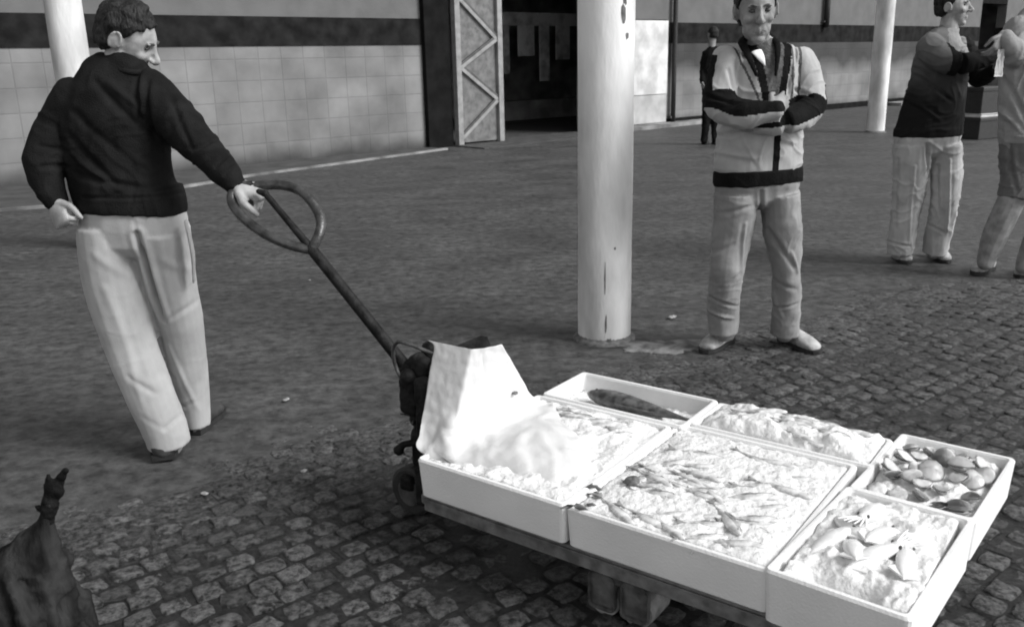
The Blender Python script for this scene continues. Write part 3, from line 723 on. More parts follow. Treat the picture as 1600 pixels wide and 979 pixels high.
# ------------------------------------------------------------------ ground
def ground():
    b = bmesh.new(); S = 250
    vs = [b.verts.new(p) for p in ((-S, -S, 0), (S, -S, 0), (S, S, 0), (-S, S, 0))]; b.faces.new(vs)
    tag(obj('ground', b, 'asphalt'), kind='structure')
    # stone setts near the camera, running out under the asphalt along a ragged line
    A, B = V((-1.73, 2.73)), V((3.6, 6.15)); d = (B - A).normalized(); nn = V((-d.y, d.x))
    b = bmesh.new(); lay = []
    rnd = random.Random(3); ca, sa = math.cos(R(40)), math.sin(R(40)); W_, H_ = .094, .086
    for i in range(-100, 130):
        for j in range(-100, 130):
            u = (i + (.5 if j % 2 else 0) + .25 * noise.noise(V((j * .7, 0, 0)))) * W_ + rnd.uniform(-.009, .009); v = j * H_ + rnd.uniform(-.007, .007)
            # gentle waviness of the courses
            v += .03 * math.sin(u * 1.3 + 1); u += .03 * math.sin(v * 1.1)
            x, y = u * ca - v * sa, 2 + u * sa + v * ca
            if y < 1.0 or y > 8.2 or abs(x - .6) > 1.2 + y * .75: continue
            s = (V((x, y)) - A).dot(nn) + .22 * noise.noise(V((x * 1.1, y * 1.1, 3))) + .08 * noise.noise(V((x * 4, y * 4, 5)))
            if s > .12: continue
            top = .0075 + rnd.uniform(-.005, .004) - max(0, (s + .35)) * .035
            top += .004 * noise.noise(V((x * 2, y * 2, 0)))
            if top < -.004: continue
            w2, h2 = W_ / 2 - rnd.uniform(.001, .006), H_ / 2 - rnd.uniform(.001, .006)
            ang = math.radians(40 + rnd.uniform(-8, 8)); c_, s_ = math.cos(ang), math.sin(ang)
            nj = 0
            if s < -.22 + .15 * noise.noise(V((x * 6, y * 6, 1))):      # dark dirt packed round the stone
                zq = .0025 + rnd.uniform(-.001, .001)
                b.faces.new([b.verts.new((x + p_ * W_ * .56 * ca - q_ * H_ * .56 * sa, y + p_ * W_ * .56 * sa + q_ * H_ * .56 * ca, zq)) for p_, q_ in ((-1, -1), (1, -1), (1, 1), (-1, 1))])
                lay.append((1, .012 + .016 * max(0, min(1, (y - 2.6) / 2)) + .036 * max(0, min(1, (s + .75) / .5)) * rnd.uniform(.7, 1.2)))
            def ring(f, z):
                o = []
                for a in range(12):
                    t = 2 * math.pi * a / 12; cx_, sx_ = math.cos(t), math.sin(t)
                    px_ = math.copysign(abs(cx_) ** .4, cx_) * w2 * f * rs[a]; py_ = math.copysign(abs(sx_) ** .4, sx_) * h2 * f * rs[a]
                    o.append(b.verts.new((x + px_ * c_ - py_ * s_, y + px_ * s_ + py_ * c_, z + rnd.uniform(-.0022, .0022))))
                return o
            rs = [rnd.uniform(.84, 1.10) for _ in range(12)]
            r1 = ring(1, -.012); r2 = ring(.96, top - .005); r3 = ring(.84, top); cc = b.verts.new((x, y, top + rnd.uniform(-.002, .003)))
            k = len(b.faces)
            for p, q in ((r1, r2), (r2, r3)):
                for a in range(12): b.faces.new((p[a], p[(a + 1) % 12], q[(a + 1) % 12], q[a]))
            for a in range(12): b.faces.new((r3[a], r3[(a + 1) % 12], cc))
            lay.append((36, (.056 - .012 * max(0, min(1, (y - 2.6) / 2))) * rnd.uniform(.6, 1.5)))
    me = bpy.data.meshes.new('cobblestones'); b.to_mesh(me); b.free()
    at_ = me.attributes.new('tone', 'FLOAT', 'FACE'); vals = []
    for k, t in lay: vals += [t] * k
    at_.data.foreach_set('value', vals)
    me.polygons.foreach_set('use_smooth', [True] * len(me.polygons))
    tag(link('cobbled_paving', me, None, ('sett',)), kind='structure')
    print('setts', len(lay))
ground()

# ------------------------------------------------------------------ the market building at the back
WA = V((-6.325, 11.173, 0)); WU = V((.759, .651, 0)).normalized(); WN = V((WU.y, -WU.x, 0))     # WN points to the camera side
Wrot = Matrix((WU, -WN, V((0, 0, 1)))).transposed()
def W(u, off, z): return WA + WU * u + WN * off + V((0, 0, z))
def wobj(name, bm, mt, root, smooth=False):     # bm in wall coordinates (u, -off, z)
    me = bpy.data.meshes.new(name); bm.normal_update(); bm.to_mesh(me); bm.free()
    o = bpy.data.objects.new(name, me); COL.objects.link(o); me.materials.append(M[mt]); o.parent = root
    if smooth: me.polygons.foreach_set('use_smooth', [True] * len(me.polygons))
    return o
def wbox(b, u0, u1, o0, o1, z0, z1, bev=0):
    box(b, ((u0 + u1) / 2, -(o0 + o1) / 2, (z0 + z1) / 2), (u1 - u0, abs(o1 - o0), z1 - z0), bev=bev)
def wthing(name, label, cat, group=None):
    t = thing(name, WA, label, cat, group); t.rotation_euler = Wrot.to_euler(); return t

bld = wthing('market_building', 'long market building at the back with pale block wall, dark stripe and dark doorway', 'building')
U0, U1, U2, U3, U4 = -8, 6.62, 10.4, 27.9, 29.8
for (a, c) in ((U0, U1), (U2, U3), (U4, 40)):
    b = bmesh.new(); wbox(b, a, c, 0, -.3, 0, 1.68); wobj('wall', b, 'blocks' if a == U0 else 'blocks_sooty', bld)
    b = bmesh.new(); wbox(b, a, c, .012, -.3, 1.68, 2.09); wobj('stripe', b, 'stripe', bld)
    b = bmesh.new(); wbox(b, a, c, -.004, -.3, 2.09, 4.8); wobj('upper_wall', b, 'wall_top', bld)
for a, c, z in ((U1, U2, 3.4), (U3, U4, 2.8)):
    b = bmesh.new(); wbox(b, a, c, -.01, -.3, z, 4.8); wobj('lintel', b, 'dark_wall', bld)
b = bmesh.new(); wbox(b, U1 - .12, 7.02, .1, -.35, 0, 3.4, .01); wobj('dark_upright', b, 'dark_wall', bld)  # plain dark box along the left end of the doorway
b = bmesh.new(); wbox(b, U0, 40, .35, -9, 4.8, 5.0); wobj('roof', b, 'wall_top', bld)
# room behind the doorway
def room(a, c, dp, h):
    b = bmesh.new(); c0, c1 = a, c     # one U-shaped shell: floorless room open to the doorway
    o = [(a - .15, -.3), (a - .15, -dp - .15), (c + .15, -dp - .15), (c + .15, -.3), (c, -.3), (c, -dp), (a, -dp), (a, -.3)]
    lo = [b.verts.new((u, -q, 0)) for u, q in o]; hi = [b.verts.new((u, -q, h)) for u, q in o]
    for i in range(8): b.faces.new((lo[i], lo[(i + 1) % 8], hi[(i + 1) % 8], hi[i]))
    b.faces.new(hi[::-1]); b.faces.new([b.verts.new((u, -q, h)) for u, q in (o[0], o[1], o[2], o[3])])
    bmesh.ops.remove_doubles(b, verts=b.verts[:], dist=.001)
    bmesh.ops.recalc_face_normals(b, faces=b.faces[:]); wobj('interior', b, 'interior', bld)
room(U1 - 2, U2 + 6, 6.3, 3.6); room(U3 - 1, U4 + 3, 3.4, 3.4)
# pale door leaf right of the doorway, above it a grey light, below it a lower panel
b = bmesh.new(); wbox(b, 11.3, 12.72, .06, .016, .66, 2.12, .006); dr = wobj('door', b, 'door_white', bld)
b = bmesh.new(); wbox(b, 11.3, 12.72, .05, .016, .08, .65); sb_ = wobj('lower_panel', b, 'door_low', dr); sb_.parent = dr
b = bmesh.new(); wbox(b, 11.3, 12.72, .05, .016, 2.14, 3.0); sb_ = wobj('top_panel', b, 'wall_top', dr)
b = bmesh.new(); wbox(b, 11.3, 12.72, .058, .02, -.0, .07); sb_ = wobj('sill', b, 'dark_wall', dr)
def shelfstuff():
    t = wthing('storage_rack', 'dim rack with hanging sheets inside the dark doorway', 'rack')
    b = bmesh.new(); wbox(b, 11.4, 15.0, -4.2, -4.3, 2.2, 2.5); wobj('top_rail', b, 'interior2', t)
    for u, w_, z0 in ((11.7, .3, 1.1), (12.3, .5, 1.5), (13.0, .3, .9), (13.55, .45, 1.4), (14.3, .5, 1.0)):
        b = bmesh.new(); wbox(b, u, u + w_, -4.15, -4.2, z0, 2.2); wobj('hanging_sheet', b, 'interior2', t)
    b = bmesh.new(); wbox(b, 11.6, 14.8, -4.15, -4.6, .0, .45); wobj('plinth', b, 'interior', t)
shelfstuff()
b = bmesh.new(); wbox(b, 12.75, 27.9, .02, .004, .0, .14); wobj('skirting', b, 'dark_wall', bld)
# drainpipes
def pipe(u, z0, z1, r, label):
    t = wthing('drainpipe', label, 'pipe', 'black pipes on the back wall')
    b = bmesh.new(); limb(b, [V((u, -.09, z0)), V((u, -.09, z1))], [r, r], cap=False, n=12); wobj('pipe', b, 'black_paint', t, True)
    for z in (z0 + .12, z1 - .3):
        b = bmesh.new(); wbox(b, u - r - .03, u + r + .03, 0.013, .1, z, z + .05); wobj('bracket', b, 'steel_mid', t)
pipe(12.9, .02, 4.7, .05, 'tall black pipe running down to the ground beside the pale door')
pipe(18.75, 2.02, 4.7, .07, 'short black pipe that ends at the dark stripe on the right wall')
# latticed gate
gt = wthing('lattice_gate', 'tall grey gate leaf with zigzag bracing at the left of the dark doorway', 'gate')
b = bmesh.new(); wbox(b, 7.16, 7.98, .10, .13, .05, 3.3); wobj('sheet', b, 'truss_panel', gt)
for u in (7.06, 7.98):
    b = bmesh.new(); wbox(b, u, u + .11, .08, .2, .02, 3.4, .008); wobj('stile', b, 'truss_light', gt)
zz = [(7.17, .13), (7.98, .74), (7.17, 1.30), (7.98, 1.76), (7.17, 2.42), (7.98, 2.95)]
for (a, c) in zip(zz, zz[1:]):
    b = bmesh.new(); d = V((c[0] - a[0], 0, c[1] - a[1])); l = d.length; an = -math.atan2(d.z, d.x)
    rot = Matrix.Rotation(an, 3, 'Y')
    box(b, ((a[0] + c[0]) / 2, -.155, (a[1] + c[1]) / 2), (l, .05, .06), rot, bev=.005)
    br = wobj('brace', b, 'truss_light', gt)
    b = bmesh.new(); box(b, ((a[0] + c[0]) / 2, -.150, (a[1] + c[1]) / 2 + .055), (l, .055, .045), rot); wobj('brace_shadow', b, 'truss_dark', br)  # dark strip above each brace stands in for its shadow line
# raised pavement with a pale worn kerb along the left wall, kerb strip under the right wall
KP = [G(-260, 350), G(130, 321), G(400, 275), G(700, 234)]
def strip(name, pts, z, mt, kind='structure'):
    b = bmesh.new(); lo = [b.verts.new((p.x, p.y, -.02)) for p in pts]; hi = [b.verts.new((p.x, p.y, z)) for p in pts]; n = len(pts)
    b.faces.new(hi); [b.faces.new((lo[i], lo[(i + 1) % n], hi[(i + 1) % n], hi[i])) for i in range(n)]
    bmesh.ops.recalc_face_normals(b, faces=b.faces[:]); return tag(obj(name, b, mt), kind=kind)
wl, wr_ = W(-8, .0, 0), W(6.5, .0, 0)
kd = (KP[3] - KP[0]).normalized(); kn = V((-kd.y, kd.x, 0))
strip('pavement', [p + kn * .08 for p in KP] + [wr_, wl], .022, 'pavement')
strip('kerb', KP + [p + kn * .08 for p in KP[::-1]], .028, 'kerb')
strip('doorstep', [W(7.0, .95, 0), W(10.4, .6, 0), W(10.4, -.3, 0), W(7.0, -.3, 0)], .02, 'pavement')
strip('wall_kerb', [W(10.4, .55, 0), W(14.6, .35, 0), W(14.6, .0, 0), W(10.4, .0, 0)], .07, 'kerb')
strip('wall_kerb', [W(21.6, .8, 0), W(26.5, .8, 0), W(26.5, .3, 0), W(21.6, .3, 0)], .08, 'kerb')

# ------------------------------------------------------------------ columns
def column(base, r, h, label, chips=(), lean=V((0, 0, 0)), foot=True):
    t = thing('column', base, label, 'column', 'round columns of the market hall')
    b = bmesh.new(); n = 40; rings = []
    for k in range(0, 41):
        z = h * k / 40
        rr = r * (1 + .006 * math.sin(z * 9)) 
        rings.append([b.verts.new(V((rr * math.cos(2 * math.pi * i / n), rr * math.sin(2 * math.pi * i / n), z)) + base + lean * z + V((0, 0, 0))) for i in range(n)])
    for a, c in zip(rings, rings[1:]):
        for i in range(n): b.faces.new((a[i], a[(i + 1) % n], c[(i + 1) % n], c[i]))
    b.faces.new(rings[-1])
    obj('shaft', b, 'pole', t, True)
    if foot:
        b = bmesh.new()
        limb(b, [base + V((0, 0, -.02)), base + V((0, 0, .012)), base + V((0, 0, .02))], [r * 1.22, r * 1.16, r * 1.02], n=28); obj('footing', b, 'chip', t, True)
    for (ang, z, sw, sh) in chips:       # flaked patches of paint
        b = bmesh.new(); rnd = random.Random(int(z * 100)); m_ = 10; vs = []
        c0 = b.verts.new(base + lean * z + V(((r + .0025) * math.cos(ang), (r + .0025) * math.sin(ang), z)))
        for i in range(m_):
            t_ = 2 * math.pi * i / m_; q = rnd.uniform(.5, 1.1); a2 = ang + sw * q * math.cos(t_) / r; z2 = z + sh * q * math.sin(t_)
            vs.append(b.verts.new(base + lean * z2 + V(((r + .002) * math.cos(a2), (r + .002) * math.sin(a2), z2))))
        for i in range(m_): b.faces.new((c0, vs[i], vs[(i + 1) % m_]))
        obj('paint_chip', b, 'chip', t)
    return t
cb = G(946, 533); cb.y += .06
column(cb, .136, 4.8, 'thick pale round column in the middle of the photo, standing behind the fish crates',
       chips=((-1.05, 1.60, .018, .05), (-.95, 1.72, .03, .05), (-.9, 1.50, .012, .02), (-1.0, 1.66, .012, .03), (-1.62, .12, .006, .055), (-1.66, .35, .003, .09), (-1.5, .02, .012, .03), (-1.3, .5, .006, .01)))
column(V((-3.40, 7.3, 0)), .135, 4.8, 'pale round column rising behind the head of the man pulling the truck')
column(V((6.70, 16.6, 0)), .16, 4.8, 'slim distant round column between the folded-arms man and the man in the dark jumper')

# ------------------------------------------------------------------ load: crates
O0 = G(650, 715, .32); O0.z = 0
LD = V((.802, -.598, 0)).normalized(); WD = V((.598, .802, 0)).normalized()
def T_(l, w_, z): return O0 + LD * l + WD * w_ + V((0, 0, z))
Trot = Matrix((LD, WD, V((0, 0, 1)))).transposed()
ZB, ZT = .20, .32
def crate(l0, l1, w0, w1, z0, z1, label, tilt=0):
    base = T_((l0 + l1) / 2, (w0 + w1) / 2, z0)
    t = bpy.data.objects.new('fish_crate', None); me = bpy.data.meshes.new('fish_crate'); bm_ = bmesh.new()
    L_, W_, H_ = l1 - l0, w1 - w0, z1 - z0; th = .017
    # one moulded body: outer wall, rounded rim, inner wall, floor with a chamfer
    def loop(lx, wx, z, rc):
        o = []
        for (sx, sy) in ((1, 1), (-1, 1), (-1, -1), (1, -1)):
            for k in range(4):
                a = {(1, 1): 0, (-1, 1): 90, (-1, -1): 180, (1, -1): 270}[(sx, sy)] + k * 30
                o.append(bm_.verts.new((sx * (lx - rc) + rc * math.cos(R(a)), sy * (wx - rc) + rc * math.sin(R(a)), z)))
        return o
    lx, wx = L_ / 2, W_ / 2
    lps = [loop(lx - .012, wx - .012, 0, .012), loop(lx - .006, wx - .006, .006, .014), loop(lx - .001, wx - .001, H_ - .02, .014), loop(lx, wx, H_ - .006, .014), loop(lx - .004, wx - .004, H_, .012),
           loop(lx - th + .004, wx - th + .004, H_, .012), loop(lx - th, wx - th, H_ - .006, .012), loop(lx - th - .008, wx - th - .008, .03, .012), loop(lx - th - .02, wx - th - .02, .02, .01)]
    for a, c in zip(lps, lps[1:]):
        for i in range(16): bm_.faces.new((a[i], a[(i + 1) % 16], c[(i + 1) % 16], c[i]))
    bm_.faces.new(lps[0][::-1]); bm_.faces.new(lps[-1])
    rnd = random.Random(int(l0 * 1000 + w0 * 77))
    bm_.normal_update(); bm_.to_mesh(me); bm_.free(); me.materials.append(M['foam'])
    for v in me.vertices:
        v.co += V((noise.noise(v.co * 9), noise.noise(v.co * 9 + V((5, 0, 0))), noise.noise(v.co * 7 + V((0, 9, 0))))) * .0025
    o = bpy.data.objects.new('fish_crate', me); COL.objects.link(o); bpy.data.objects.remove(t)
    o.matrix_world = Matrix.Translation(base) @ (Trot @ Matrix.Rotation(R(tilt), 3, 'Z')).to_4x4()
    tag(o, label, 'crate', 'white foam fish crates on the pallet truck')
    return (l0, l1, w0, w1, z1)
C1 = crate(0, .503, 0, .606, ZB, ZT, 'white foam crate at the near left corner of the load, under the white sheet')
C2 = crate(.014, .535, .604, .872, ZB, ZT + .004, 'white foam crate at the far left corner holding one big dark fish', .3)
C3 = crate(.501, 1.040, .004, .648, ZB, ZT - .004, 'white foam crate in the middle of the near side, full of small silver fish')
C4 = crate(.534, 1.078, .645, .868, ZB, ZT, 'white foam crate in the middle of the far side, heaped with ice and fish')
C5 = crate(1.036, 1.346, -.012, .492, ZB - .012, ZT + .002, 'white foam crate at the near right corner with pale squid and a dark gap', -3.0)
C6 = crate(1.066, 1.372, .488, .930, ZB, ZT - .002, 'white foam crate at the far right corner with round shellfish', -3.0)

def ice(c, fill, heap, label, seed=0, amp=.012, low=None):
    l0, l1, w0, w1, z1 = c; th = .021; N, K = 56, 56
    b = bmesh.new(); g = []
    def h(u, v, l, w_):
        e = min(u, 1 - u, v, 1 - v); z = z1 - fill + heap * min(1, max(0, e) * 4) ** .7
        z += amp * noise.fractal(V((l * 14, w_ * 14, seed)), 1., 2., 4) + .006 * noise.noise(V((l * 60, w_ * 60, seed)))
        if low: z -= low(u, v)
        return max(z, ZB + .03)
    for i in range(N + 1):
        g.append([])
        for j in range(K + 1):
            u, v = i / N, j / K; l = l0 + th + (l1 - l0 - 2 * th) * u; w_ = w0 + th + (w1 - w0 - 2 * th) * v
            g[-1].append(b.verts.new(T_(l, w_, h(u, v, l, w_))))
    for i in range(N):
        for j in range(K): b.faces.new((g[i][j], g[i + 1][j], g[i + 1][j + 1], g[i][j + 1]))
    # closed underneath
    lo = {}
    rim = [(i, 0) for i in range(N + 1)] + [(N, j) for j in range(1, K + 1)] + [(i, K) for i in range(N - 1, -1, -1)] + [(0, j) for j in range(K - 1, 0, -1)]
    for (i, j) in rim:
        p = g[i][j].co; lo[(i, j)] = b.verts.new((p.x, p.y, ZB + .024))
    for a, c_ in zip(rim, rim[1:] + rim[:1]):
        b.faces.new((g[a[0]][a[1]], lo[a], lo[c_], g[c_[0]][c_[1]]))
    b.faces.new([lo[a] for a in rim])
    bmesh.ops.recalc_face_normals(b, faces=b.faces[:])
    o = obj('crushed_ice', b, 'ice', None, True); tag(o, label, 'ice', None, 'stuff')
    def height(l, w_):
        u = (l - l0 - th) / (l1 - l0 - 2 * th); v = (w_ - w0 - th) / (w1 - w0 - 2 * th); return h(u, v, l, w_)
    return height
H1 = ice(C1, .006, .010, 'crushed ice in the near left crate beside the sheet', 1)
H2 = ice(C2, .055, .0, 'crushed ice in the far left crate under the big fish', 2)
H3 = ice(C3, .006, .014, 'crushed ice in the middle near crate', 3, .006)
H4 = ice(C4, .004, .040, 'heaped crushed ice in the middle far crate', 4, .016)
H5 = ice(C5, .008, .014, 'crushed ice in the near right crate', 5, .014, low=lambda u, v: .075 * math.exp(-((v - .03) / .10) ** 2) * math.exp(-((u - .42) / .28) ** 4))
H6 = ice(C6, .028, .026, 'crushed ice in the far right crate', 6, .012)

# ------------------------------------------------------------------ fish
def fish_proto(name, ln, ht, wd, bodymat, backmat):
    """nose at +x, tail at -x, lying on its side, centre at the origin; body + tail fin + eye + dorsal fin"""
    prof = [(-.5, .10), (-.42, .13), (-.3, .30), (-.12, .62), (.08, .92), (.25, 1.0), (.38, .78), (.46, .42), (.5, .12)]
    b = bmesh.new(); n = 14; rings = []
    for t, s in prof:
        z0 = .0
        rings.append([b.verts.new((t * ln, math.cos(2 * math.pi * a / n) * ht / 2 * s, math.sin(2 * math.pi * a / n) * wd / 2 * s ** .8)) for a in range(n)])
    for r1, r2 in zip(rings, rings[1:]):
        for i in range(n):
            f = b.faces.new((r1[i], r1[(i + 1) % n], r2[(i + 1) % n], r2[i]))
            f.material_index = 1 if f.calc_center_median().y > ht * .16 else 0
    b.faces.new(rings[0][::-1]); b.faces.new(rings[-1])
    me = bpy.data.meshes.new('body'); b.to_mesh(me); b.free()
    me.materials.append(M[bodymat]); me.materials.append(M[backmat])
    me.polygons.foreach_set('use_smooth', [True] * len(me.polygons))
    root = bpy.data.objects.new(name, None); COL.objects.link(root)
    o = bpy.data.objects.new('body', me); COL.objects.link(o); o.parent = root
    b = bmesh.new()
    pts = [(-.47, .03), (-.55, .14), (-.64, .30), (-.60, .08), (-.575, 0), (-.60, -.08), (-.64, -.30), (-.55, -.14), (-.47, -.03)]
    for z in (.0015, -.0015): pass
    up = [b.verts.new((x * ln, y * ht * 1.7, .0018)) for x, y in pts]; dn = [b.verts.new((x * ln, y * ht * 1.7, -.0018)) for x, y in pts]
    b.faces.new(up); b.faces.new(dn[::-1])
    for i in range(len(pts)): j = (i + 1) % len(pts); b.faces.new((up[i], dn[i], dn[j], up[j]))
    t = sub('tail_fin', b, backmat, root)
    b = bmesh.new(); ell(b, (.40 * ln, ht * .08, wd * .33), (ht * .07, ht * .07, wd * .08), None, 10); sub('eye', b, 'eye', root, True)
    b = bmesh.new(); pts = [(.15, .46), (.05, .66), (-.1, .52), (-.2, .28)]
    up = [b.verts.new((x * ln, y * ht, .0015)) for x, y in pts]; dn = [b.verts.new((x * ln, y * ht, -.0015)) for x, y in pts]
    b.faces.new(up); b.faces.new(dn[::-1])
    for i in range(4): j = (i + 1) % 4; b.faces.new((up[i], dn[i], dn[j], up[j]))
    sub('dorsal_fin', b, backmat, root)
    return root
def ctree(o, p=None):
    c = o.copy(); COL.objects.link(c); c.parent = p
    for ch in o.children: ctree(ch, c)
    return c
used = {}
def place(proto, l, w_, z, yaw, pitch=0, roll=0, label=None, cat='fish', group=None, sc=1.0):
    o = proto if proto.name not in used else ctree(proto)
    used[proto.name] = 1
    o.matrix_world = Matrix.Translation(T_(l, w_, z)) @ (Trot @ Matrix.Rotation(R(yaw), 3, 'Z') @ Matrix.Rotation(R(pitch), 3, 'Y') @ Matrix.Rotation(R(roll), 3, 'X')).to_4x4() @ Matrix.Scale(sc, 4)
    tag(o, label, cat, group)
    return o
small = fish_proto('fish', .14, .028, .018, 'fish_skin', 'fish_back')
rnd = random.Random(11)
def scatter(c, Hf, n, label, group, yaw0, spread, region=(0.08, .92, .08, .92), sink=.006, sc=(.8, 1.15)):
    l0, l1, w0, w1, _ = c
    for k in range(n):
        l = l0 + (l1 - l0) * rnd.uniform(region[0], region[1]); w_ = w0 + (w1 - w0) * rnd.uniform(region[2], region[3])
        l = min(max(l, l0 + .115), l1 - .115) if (l1 - l0) > .4 else l
        w_ = min(max(w_, w0 + .05), w1 - .05)
        place(small, l, w_, Hf(l, w_) - sink + rnd.uniform(-.004, .006), yaw0 + rnd.uniform(-spread, spread), rnd.uniform(-5, 5), rnd.uniform(-25, 25), label, 'fish', group, rnd.uniform(*sc))
scatter(C3, H3, 46, 'small silver fish among many on the ice of the middle near crate', 'small fish in the middle near crate', -4, 45, (.15, .88, .06, .6), .005)
scatter(C3, H3, 6, 'small silver fish at the far end of the middle near crate', 'small fish at the far end of the middle near crate', 0, 20, (.2, .85, .68, .93))
scatter(C4, H4, 12, 'small silver fish half sunk in the heaped ice of the middle far crate', 'fish in the middle far crate', 0, 22, (.2, .8, .12, .9), .006)
scatter(C1, H1, 9, 'small silver fish beyond the white sheet in the near left crate', 'fish at the far end of the near left crate', 10, 30, (.3, .85, .72, .92), .004)
big = fish_proto('fish', .40, .095, .062, 'fish_dark', 'fish_dark')
place(big, .31, .735, .30, 176, 0, 12, 'one big dark fish lying along the far left crate', 'fish')

# squid: mantle with fins and arms
def squid_proto():
    root = bpy.data.objects.new('squid', None); COL.objects.link(root)
    b = bmesh.new(); limb(b, [V((.085, 0, 0)), V((.05, 0, .002)), V((0, 0, .004)), V((-.05, 0, 0))], [(.004, .004), (.018, .012), (.024, .016), (.018, .012)], ref=V((0, 1, 0)), n=14)
    ell(b, (-.066, 0, 0), (.018, .014, .011)); me = remesh(b, .0035, 2); me.name = 'mantle'
    o = bpy.data.objects.new('mantle', me); COL.objects.link(o); me.materials.append(M['squid']); o.parent = root
    for s in (-1, 1):
        b = bmesh.new(); pts = [(.085, 0), (.06, .036 * s), (.03, .016 * s)]
        up = [b.verts.new((x, y, .003)) for x, y in pts]; dn = [b.verts.new((x, y, -.001)) for x, y in pts]
        b.faces.new(up if s > 0 else up[::-1]); b.faces.new(dn[::-1] if s > 0 else dn)
        for i in range(3): j = (i + 1) % 3; b.faces.new((up[i], dn[i], dn[j], up[j]))
        sub('fin', b, 'squid', root)
        b = bmesh.new(); ell(b, (-.066, .012 * s, .006), (.005, .004, .005), None, 10); sub('eye', b, 'eye', root, True)
    r2 = random.Random(5)
    for k in range(6):
        a = (k - 2.5) * 9; x0, y0 = -.08, (k - 2.5) * .0045
        pts = [V((x0, y0, 0)), V((x0 - .03, y0 + .03 * math.sin(R(a)), .002)), V((x0 - .055, y0 + .055 * math.sin(R(a)) + r2.uniform(-.006, .006), -.001))]
        b = bmesh.new(); limb(b, pts, [.004, .0032, .0015], n=6, sub_=3); sub('arm', b, 'squid', root, True)
    return root
sq = squid_proto()
for (l, w_, yaw) in ((1.11, .20, 250), (1.16, .18, 290), (1.21, .17, 240), (1.27, .19, 280), (1.12, .28, 310), (1.20, .28, 255), (1.15, .37, 85)):
    place(sq, l, w_, H5(l, w_) + .001, yaw, rnd.uniform(-14, 14), rnd.uniform(-15, 15), 'pale squid in the near part of the near right crate', 'squid', 'squid in the near right crate', .95)
# scallop-like round shellfish: ridged rounded shell with a dark gaping mouth
def shell_proto():
    root = bpy.data.objects.new('shellfish', None); COL.objects.link(root)
    for nm, zs, s in (('lower_shell', -1, 1), ('upper_shell', 1, 1)):
        b = bmesh.new(); n, k = 24, 6; cc = b.verts.new((0, 0, .014 * zs + (.004 if zs > 0 else 0)))
        prev = None
        for j in range(1, k + 1):
            t = j / k; ring = []
            for i in range(n):
                a = 2 * math.pi * i / n; rr = .034 * t * (1 + .04 * math.cos(a * 9) * t) * (1 - .1 * math.sin(a))
                ring.append(b.verts.new((rr * math.cos(a), rr * math.sin(a), zs * .014 * (1 - t * t) + zs * .002 + (.016 * max(0, t * math.sin(a)) if zs > 0 else 0))))
            for i in range(n):
                if prev is None: b.faces.new((cc, ring[i], ring[(i + 1) % n]))
                else: b.faces.new((prev[i], ring[i], ring[(i + 1) % n], prev[(i + 1) % n]))
            prev = ring
        bmesh.ops.solidify(b, geom=b.faces[:], thickness=.002)
        sub(nm, b, 'squid', root, True)
    b = bmesh.new(); ell(b, (0, -.001, .0025), (.028, .028, .006), None, 14); sub('flesh', b, 'fish_back', root, True)
    return root
sh = shell_proto()
rs = random.Random(4)
for i in range(5):
    for j in range(5):
        l = 1.125 + .048 * i + rs.uniform(-.012, .012); w_ = .545 + .074 * j + rs.uniform(-.02, .02)
        if l > 1.345: continue
        place(sh, l, w_, H6(l, w_) + .010, rs.uniform(0, 360), rs.uniform(-22, 22), rs.uniform(-25, 25), 'round shellfish among others in the far right crate', 'shellfish', 'shellfish in the far right crate', rs.uniform(.6, 1.0))
# crumpled dark weed and slip at the joint of the two near crates
def weed():
    t = thing('seaweed_clump', T_(.55, .14, ZT), 'dark curled seaweed clump at the rim between the two near left crates', 'seaweed')
    r2 = random.Random(9)
    for k in range(7):
        p = T_(.525 + r2.uniform(0, .05), .03 + .028 * k, ZT - .012); pts = [p]
        for q in range(4): p = p + V((r2.uniform(-.022, .022), r2.uniform(-.022, .022), r2.uniform(-.004, .012) if q < 2 else r2.uniform(-.012, .002))); pts.append(p)
        b = bmesh.new(); limb(b, pts, [(.004, .002), (.008, .002), (.007, .002), (.006, .002), (.002, .001)], n=6, sub_=4); obj('frond', b, 'stain', t, True)
    b = bmesh.new(); ell(b, T_(.585, .20, ZT + .004), (.022, .02, .016), None, 14); me = remesh(b, .003, 1, .5, lambda p, n: p + n * .006 * noise.noise(p * 90)); link('bulb', me, t, ('stain',))
weed()

